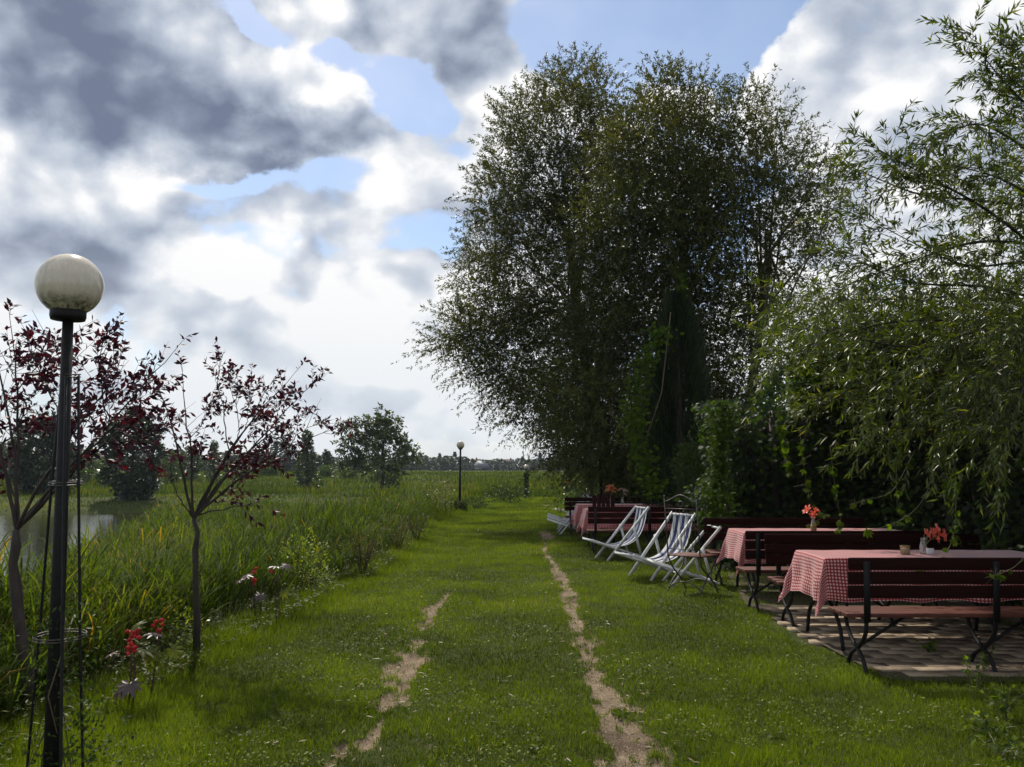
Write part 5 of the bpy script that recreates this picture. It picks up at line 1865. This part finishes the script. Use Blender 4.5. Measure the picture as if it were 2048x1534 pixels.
def castor(x, y, stems, pods, leaves_, label):
    rt = root_at(x, y)
    t = empty('castor_plant', rt, 0, label, 'plant', 'castor plants with red seed pods')
    R = np.array(rt)
    for (px0, py0, px1, py1, r_) in stems:
        a, c = W(px0, py0, y) - R, W(px1, py1, y) - R
        a[2] = min(a[2], 0.0)
        MB().tube(bez(a, (a + c) / 2 + (0.01, 0, 0), c, 6), np.linspace(r_, r_ * .6, 6), 6).build('stem', M['stem'], t)
    for (px, py, n, s) in pods:
        c = W(px, py, y) - R
        b = MB()
        for k in range(n):
            q = c + rng.normal(0, s * .38, 3) * (1, 1, 1.2)
            b.lathe([(s * .30 * math.cos(a), s * .30 * math.sin(a)) for a in np.linspace(-PI / 2 + .01, PI / 2 - .01, 5)], 6, q, r=random.random())
            m = 46
            u = unit(rng.normal(0, 1, (m, 3)))
            b.leaves(q + u * s * .15, u, unit(rng.normal(0, 1, (m, 3))), s * .32, s * .07, rng.random(m))
        b.build('seed_pods', M['pod'], t)
    for (px, py, s, kind, xd, nn, off) in leaves_:
        c = W(px, py, y + off) - R
        inst('leaf', PLF[kind], orient(c, xd, nn, s * .78), t)
        # leaf stalk
        st = np.array(c) * np.array((.35, .35, .55))
        MB().tube(bez(st, (st + c) / 2 + (0, 0, .03), c, 5), .0025, 4).build('leaf_stalk', M['stem'], t)
    return t


castor(-2.62, 5.75, [(268, 1400, 268, 1290, .009), (258, 1400, 262, 1300, .008)], [(266, 1272, 9, .045), (268, 1294, 9, .045)],
       [(258, 1368, .15, 2, (.3, -.7, -.5), (.2, -.6, .8), -.1), (300, 1310, .13, 1, (.6, -.1, -.8), (-.2, -.9, .3), .05), (225, 1305, .10, 0, (-.9, 0, -.3), (-.4, -.1, .9), 0), (285, 1300, .15, 1, (.9, 0, -.1), (.1, -.1, 1), .0), (240, 1380, .12, 2, (-.5, -.5, -.6), (-.5, -.5, .7), -.1)],
       'castor plant with two stacked red pod clusters beside the near lamp')
castor(-2.45, 5.95, [(300, 1395, 318, 1262, .007)], [(319, 1249, 8, .042)],
       [(310, 1266, .13, 0, (-.4, -.8, .1), (0, -.25, 1), -.05), (345, 1300, .11, 1, (.6, 0, -.5), (0, -.8, .5), .1), (275, 1250, .12, 1, (-.8, .2, -.2), (-.1, -.5, .8), .1)],
       'castor plant with a pale glossy leaf under its single pod cluster')
castor(-2.70, 8.8, [(512, 1240, 505, 1165, .008), (518, 1238, 522, 1180, .008)], [(508, 1142, 7, .04), (507, 1160, 6, .045)],
       [(495, 1150, .13, 0, (-.9, -.2, -.2), (-.1, -.3, 1), 0), (520, 1190, .12, 2, (.1, -.7, -.7), (.3, -.7, .3), -.05), (480, 1160, .1, 0, (-1, 0, -.3), (-.3, -.3, 1), 0)],
       'castor plant with dark red pods, left of the farther pair')
castor(-2.48, 8.75, [(553, 1240, 548, 1140, .006), (558, 1238, 556, 1150, .006)], [(545, 1140, 6, .035)],
       [(550, 1132, .13, 0, (-.2, -.9, .1), (0, -.3, 1), 0), (570, 1130, .11, 2, (.9, 0, -.2), (.2, -.4, 1), 0), (568, 1185, .11, 1, (.2, -.3, -.9), (0, -1, .2), .05)],
       'castor plant with pinkish glossy top leaves, right of the farther pair')
castor(1.90, 28.0, [(1135, 985, 1137, 968, .02)], [(1138, 964, 12, .14)], [(1133, 975, .2, 2, (-.5, -.5, -.3), (0, -.5, 1), 0)], 'small distant castor plant with red pods at the end of the far row')

# ------------------------------------------------------------------ garden shrubs along the lawn edge
bush(-2.86, 11.4, .38, .35, .80, 'variegated_shrub', 'yellow green variegated shrub at the lawn edge', M['yellow'], 900, (.045, .022), stems=8, rs=.006)
bush(-2.55, 10.7, .28, .28, .50, 'variegated_shrub', 'smaller yellow green shrub crowding the pair of castor plants', M['yellow'], 420, (.04, .02), stems=6, rs=.005)
bush(-2.28, 12.8, .36, .34, .72, 'young_shrub', 'reddish stemmed shrub, widest of the three along the lawn edge', M['shrub'], 1500, (.035, .016), stems=26, rs=.006, stemmat='stem', rlo=.3, rhi=1.0)
bush(-2.2, 16.1, .40, .36, .66, 'young_shrub', 'middle reddish shrub of the three along the lawn edge', M['shrub'], 1500, (.035, .016), stems=22, rs=.007, stemmat='stem', rlo=.3, rhi=1.0)
bush(-2.15, 18.8, .45, .40, .72, 'young_shrub', 'farthest dark reddish shrub of the three along the lawn edge', M['shrub'], 1700, (.04, .02), stems=20, rs=.008, stemmat='stem', rlo=.2, rhi=.9)
bush(-3.05, 7.5, .36, .3, .42, 'yellow_vine', 'low yellow green leafy vine left of the slim plum trunk', M['yellow'], 420, (.045, .024), stems=6, rs=.004)
bush(-1.4, 33.0, .6, .5, .55, 'dark_weed', 'low dark weed clump beyond the second globe lamp', M['shrub'], 500, (.1, .05), rhi=.4)
bush(-.2, 40.0, 1.3, .8, .9, 'field_shrub', 'broad dark weed clump in the meadow left of the farthest lamp', M['shrub'], 1100, (.14, .07), rhi=.5)
for k in range(5):                      # dry brown sapling stakes near lamp 2
    x, y = -2.9 + k * .22 + random.uniform(-.05, .05), 27.5 + random.uniform(-.6, .6)
    t = empty('dry_stalk', root_at(x, y), 0, ('leftmost dry brown stalk', 'second dry brown stalk from the left', 'middle dry brown stalk', 'fourth dry brown stalk from the left', 'rightmost dry brown stalk')[k] + ' among the reeds by the second lamp', 'plant', 'dry brown stalks left of the second lamp')
    MB().tube([(0, 0, 0), (.03, 0, .5), (.02, 0, 1.0), (.05, 0, random.uniform(1.2, 1.5))], [.012, .01, .006, .003], 4).build('stem', M['twig'], t)
    n = 60
    P = np.stack((rng.normal(0, .06, n), rng.normal(0, .06, n), rng.uniform(.2, 1.25, n)), 1)
    b = MB()
    b.leaves(P, unit(rng.normal(0, 1, (n, 3))), unit(rng.normal(0, 1, (n, 3))), .08, .03, .5 + .5 * rng.random(n))
    b.build('leaves', M['dryleaf'], t)

# ------------------------------------------------------------------ weeds by the paving and at the right corner
def weed(x, y, n, h, rad, size, label, mat='creeper', name='leafy_weed', group='weeds round the paving'):
    rt = root_at(x, y)
    t = empty(name, rt, 0, label, 'plant', group)
    w = MB()
    R_ = []
    for k in range(max(3, n // 6)):
        a = random.uniform(0, 6.28)
        e = np.array((rad * math.cos(a) * random.random(), rad * math.sin(a) * random.random(), h * random.uniform(.4, 1)))
        P = bez((0, 0, 0), e * (0.4, .4, .8), e, 7)
        w.tube(P, np.linspace(.003, .0015, 7), 4, cap=False)
        for j in range(6):
            R_.append(P[random.randrange(2, 7)] + rng.normal(0, .012, 3))
    w.build('stems', M['vinestem'], t)
    me = []
    for p in R_[:n]:
        x_ = rng.normal(0, .7, 3) + np.array((0, -.2, -.1))
        inst('leaf', WL[random.randrange(len(WL))], orient(p, tuple(x_), tuple(rng.normal(0, .35, 3) + np.array((0, -.2, .9))), size * random.uniform(.6, 1.15)), t)
    return t


WL = []
for rv in (.3, .5, .75, .95):
    b = MB()
    b.leaves([(0, 0, 0)], [(1, 0, -.05)], [(0, 0, 1)], 1.0, .62, rv, fold=True, pos=.38)
    me = b.mesh('weed_leaf')
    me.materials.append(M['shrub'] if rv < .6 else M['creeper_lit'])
    WL.append(me)
weed(3.62, 7.35, 34, .18, .22, .06, 'leafy weed growing on the paving beneath the front bench')
weed(3.95, 7.0, 20, .12, .18, .05, 'smaller weed right of the leafy one beneath the front bench')
weed(3.2, 5.9, 22, .36, .12, .045, 'upright thin weed with bright leaves by the dark paving corner')
weed(3.4, 6.2, 40, .24, .2, .05, 'bushy weed at the shaded grass edge right of the upright one')
weed(2.80, 5.95, 8, .07, .08, .05, 'tiny bright weed at the grass edge left of the upright one')
weed(2.86, 5.12, 70, .14, .26, .055, 'broad leafed ground plant in the lower right corner')
weed(2.68, 4.72, 46, .12, .2, .055, 'light leaved ground plant lowest in the right corner')
weed(3.15, 5.45, 70, .24, .28, .055, 'taller leafy clump by the right edge of the lawn')
for wx, wy, wl_ in ((.1, 4.9, 'dark weed tuft midway between the tracks, lowest of those there'), (-.1, 6.4, 'dark weed tuft between the tracks beside the widest bare patch'), (.15, 8.6, 'dark weed tuft between the tracks level with the upper bare patch'), (1.25, 6.9, 'dark weed tuft in the lawn between the right track and the front table'), (-1.5, 6.2, 'dark weed tuft in the lawn left of the left track'), (.72, 5.6, 'green tuft growing in the middle of the right bare track'), (1.6, 5.1, 'dark weed tuft in the lawn right of the right track, lowest in view'), (-1.6, 8.4, 'dark weed tuft between the left track and the farther castor plants')):
    weed(wx, wy, 16, .035, .09, .035, wl_, group='weed tufts scattered in the lawn', name='lawn_weed')
weed(2.75, 11.9, 40, .35, .3, .06, 'leafy weeds behind the iron garden chair')
weed(3.0, 12.2, 50, .4, .35, .06, 'leafy weeds under the second table by the creeper wall')
weed(2.9, 9.9, 40, .25, .3, .05, 'leafy weeds under the bench between the near tables')

# dark bare plinth / shade planting at the right edge
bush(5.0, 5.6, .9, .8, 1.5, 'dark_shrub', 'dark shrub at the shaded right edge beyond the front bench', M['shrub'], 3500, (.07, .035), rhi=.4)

# ------------------------------------------------------------------ trees across the water and in the fields
def field_tree(px, D, topy, wpx, label, mat='midtree', lobes=None, leaf=(.30, .13), twigs=75, trunk=.14, dense=1.0, name='field_tree', conic=False, group=None, low=.16):
    x = (px - 1024) / 1650.0 * D
    rt = root_at(x, D)
    t = empty(name, rt, 0, label, 'tree', group)
    H = (EYE + (938 - topy) / 1650.0 * D) - rt[2]
    Wm = wpx / 1650.0 * D
    rr = np.random.default_rng(int(px * 7 + D))
    cl = []
    k = 16
    for i_ in range(k):
        f = (i_ + .5) / k
        z = H * (low + (.92 - low) * f)
        if conic:
            rad = Wm * .5 * (1 - f) ** .7
        else:
            rad = Wm * .5 * math.sqrt(max(.08, 1 - (2 * f - .8) ** 2 * .8))
        a = i_ * 2.4
        rc = max(.18 * Wm * (1 - .45 * f), .12 * Wm)
        rad = max(0, rad - rc)
        cl.append(((rad * math.cos(a) * rr.uniform(.6, 1.05), rad * math.sin(a) * rr.uniform(.6, 1.05), z), rc))
    if lobes:
        for (lx, ly, lr) in lobes:
            p = W(lx, ly, D) - np.array(rt)
            cl.append((p, lr))
    clump_tree(t, [(0, 0, -.1), (.1, 0, H * .2), (0, 0, H * .45), (.1, 0, H * .75)], trunk, cl, M[mat], leaf[0], leaf[1], twigs * dense, Wm * .15, .06,  M['bark'], up=.35, droop=.25, limb_r=.03, sides=6, minm=24, shell=.15)
    return t


field_tree(765, 66, 830, 120, 'broad round willow tree standing alone left of the second lamp', lobes=[(765, 830, .6), (745, 845, .6), (790, 850, .6), (700, 860, .7), (690, 880, .5), (720, 855, .7), (815, 900, .7), (825, 920, .5), (700, 900, .8), (800, 890, .8), (740, 880, 1.0), (770, 870, .8), (720, 920, .9), (690, 930, .6)], dense=1.0, mat='willowfar', low=.25, trunk=.17)
field_tree(615, 78, 858, 62, 'slim upright green tree left of the broad round willow', conic=True, dense=2.4, leaf=(.32, .14), low=.05)
field_tree(268, 58, 815, 112, 'dark dense tree on the far pond bank behind the slim plum trunk', lobes=[(270, 830, .4), (225, 870, .6), (250, 850, .6), (300, 870, .6), (220, 890, .5)], dense=2.6, mat='fartree', conic=False, low=.02, leaf=(.34, .16))
field_tree(95, 68, 832, 130, 'dark wide tree on the far bank behind the near lamp', dense=2.0, mat='fartree', leaf=(.34, .16), low=.02)
field_tree(182, 88, 896, 60, 'light green young tree between the two dark far bank trees', mat='lightbush', dense=1.1)
field_tree(385, 90, 893, 46, 'small tree in the hedge line behind the slim plum tree', dense=1.5, low=.05)
field_tree(430, 90, 880, 40, 'upright small tree in the hedge line right of the slim plum tree', mat='midtree', conic=True, dense=1.5, low=.05)
field_tree(345, 88, 905, 50, 'light round bush tree in the hedge line left of the slim plum tree', mat='lightbush', dense=1.3, low=.03)
field_tree(35, 100, 878, 90, 'tree at the far left edge across the pond', dense=1.4, low=.03)
field_tree(655, 118, 900, 34, 'thin distant tree between the slim tree and the round willow', mat='fartree', dense=1.6, conic=True, low=.02)
for k, (px, D, ty, wp, lab) in enumerate([(215, 84, 930, 40, 'yellowish low bush beside the dark far bank tree'), (160, 84, 932, 50, 'low pale bush by the light green young tree'), (655, 100, 935, 40, 'round light bush at the foot of the distant thin tree'), (480, 96, 925, 60, 'wide low bush in the hedge line'), (540, 104, 928, 60, 'low bush left of the slim upright tree'), (700, 96, 940, 40, 'low bush behind the round willow')]):
    field_tree(px, D, ty, wp, lab, mat='lightbush', dense=1.0, name='field_bush', low=.02, trunk=.05)

# far tree line: a few templates, many copies
def far_template(kind, seed):
    rr = np.random.default_rng(seed)
    b = MB()
    n = 1500
    h = rr.random(n)
    if kind == 'fir':
        rad = .22 * (1 - h) ** .85 * (0.5 + .5 * rr.random(n)) * (1 + .35 * np.sin(h * 40))
        h = .08 + .92 * h
    else:
        rad = .36 * np.sqrt(np.clip(1 - (1.6 * h - .62) ** 2, 0, 1)) * (0.35 + .65 * rr.random(n)) + .03
    a = rr.uniform(0, 2 * PI, n)
    rad = rad * (1 + .2 * np.sin(3 * a + seed))
    P = np.stack((rad * np.cos(a), rad * np.sin(a), h), 1)
    D = unit(np.stack((np.cos(a), np.sin(a), rr.uniform(-.2, .8, n)), 1) + rr.normal(0, .4, (n, 3)))
    b.leaves(P, D, unit(rr.normal(0, 1, (n, 3))), rr.uniform(.06, .12, n), rr.uniform(.04, .08, n), rr.random(n))
    b.tube([(0, 0, -.02), (0, 0, .8)], [.02, .008], 5)
    me = b.mesh('distant_' + kind)
    me.materials.append(M['fartree'])
    return me


FT = {'fir': [far_template('fir', 1), far_template('fir', 2)], 'tree': [far_template('tree', 3), far_template('tree', 4), far_template('tree', 5)]}


def far_tree(kind, px, D, topy, label, group, wf=1.0):
    x = (px - 1024) / 1650.0 * D
    z = gz(x, D)
    H = (EYE + (938 - topy) / 1650.0 * D) - z
    m4 = Matrix.Translation((x, D, z)) @ Matrix.Rotation(random.uniform(0, 6.28), 4, 'Z') @ Matrix.Diagonal((H * wf, H * wf, H, 1))
    inst('distant_fir' if kind == 'fir' else 'distant_tree', random.choice(FT[kind]), m4, None, label=label, cat='tree', group=group)


rr = random.Random(4)
for (px, ty) in ((880, 908), (910, 905), (945, 918), (925, 916), (1003, 918), (1080, 908), (1100, 910), (1045, 914), (855, 916), (1125, 906), (1145, 905)):
    far_tree('fir', px, 300 + rr.uniform(-15, 15), ty, 'dark pointed fir rising above the distant treeline', 'firs above the distant treeline', .9)
x = 640
while x < 1190:
    far_tree('tree', x, 290 + rr.uniform(-20, 20), 915 + rr.uniform(-3, 7) + (6 if 930 < x < 1030 else 0), 'rounded tree in the distant treeline beyond the meadow', 'rounded trees of the distant treeline', rr.uniform(1.5, 2.1))
    x += rr.uniform(9, 15)
x = -60
while x < 660:
    far_tree('tree', x, 190 + rr.uniform(-15, 15), 908 + rr.uniform(-8, 10), 'blue green tree in the treeline beyond the pond', 'trees of the treeline beyond the pond', rr.uniform(1.3, 1.9))
    x += rr.uniform(13, 22)
for (px, ty, lab) in ((562, 885, 'tall rounded tree top standing above the treeline beyond the pond'), (520, 900, 'second tall tree in the treeline, left of the tallest top')):
    far_tree('tree', px, 185, ty, lab, 'trees of the treeline beyond the pond', 1.0)
for (px, ty) in ((140, 905), (60, 895), (455, 903)):
    far_tree('fir', px, 180, ty, 'dark pointed tree above the treeline beyond the pond', 'pointed trees beyond the pond', .9)

# houses in the distance
def house(px, D, wpx, wall_h, roof_h, label, roofmat, rz=0.0, depth=9):
    x = (px - 1024) / 1650.0 * D
    w = wpx / 1650.0 * D
    rt = (x, D, gz(x, D))
    t = empty('distant_house', rt, rz, label, 'house', 'houses in the distant treeline')
    MB().box((0, 0, wall_h / 2), (w * .9, depth * .9, wall_h)).build('wall', M['plaster'], t)
    w2, d2 = w / 2, depth / 2
    v = [(-w2, -d2, wall_h), (w2, -d2, wall_h), (w2, d2, wall_h), (-w2, d2, wall_h), (-w2 * .8, 0, wall_h + roof_h), (w2 * .8, 0, wall_h + roof_h)]
    rf = MB()
    rf.add(v, [np.array([(0, 1, 5, 4), (2, 3, 4, 5)]), np.array([(3, 0, 4), (1, 2, 5)]), np.array([(0, 3, 2, 1)])])
    rf.build('roof', roofmat, t)
    MB().box((w * .2, 0, wall_h + roof_h), (.6, .6, 1.0)).build('chimney', M['plaster'], t)
    for k in (-1, 0, 1):
        MB().box((k * w * .27, -depth * .45 - .02, wall_h * .55), (1.0, .06, 1.2)).build('window', M['window'], t)


house(962, 285, 20, 1.0, 2.4, 'distant house with a pale grey metal roof', M['roof'], .5, 8)
house(992, 288, 24, 1.2, 2.4, 'low distant house with a grey roof right of the pale roofed one', M['roof'], -.2)
house(945, 318, 42, 2.0, 2.4, 'distant house with a dark red roof behind the pale roofed one', M['tile'])
house(1015, 325, 32, 2.0, 2.4, 'distant house with a dark red roof left of the farthest lamp', M['tile'])

# ------------------------------------------------------------------ haze
HAZE = 0.00022
hz = MB().box((0, 190, 6.5), (900, 560, 18))
m, nt = newmat('thin_summer_haze')
pv = nd(nt, 'ShaderNodeVolumePrincipled', {'Color': (0.78, 0.87, 1.0, 1), 'Density': HAZE})
nd(nt, 'ShaderNodeOutputMaterial', {'Volume': pv.outputs[0]})
me = hz.mesh('haze')
me.materials.append(m)
o = bpy.data.objects.new('haze', me)
COL.objects.link(o)
tag(o, 'thin pale summer haze over the fields', 'haze', kind='stuff')
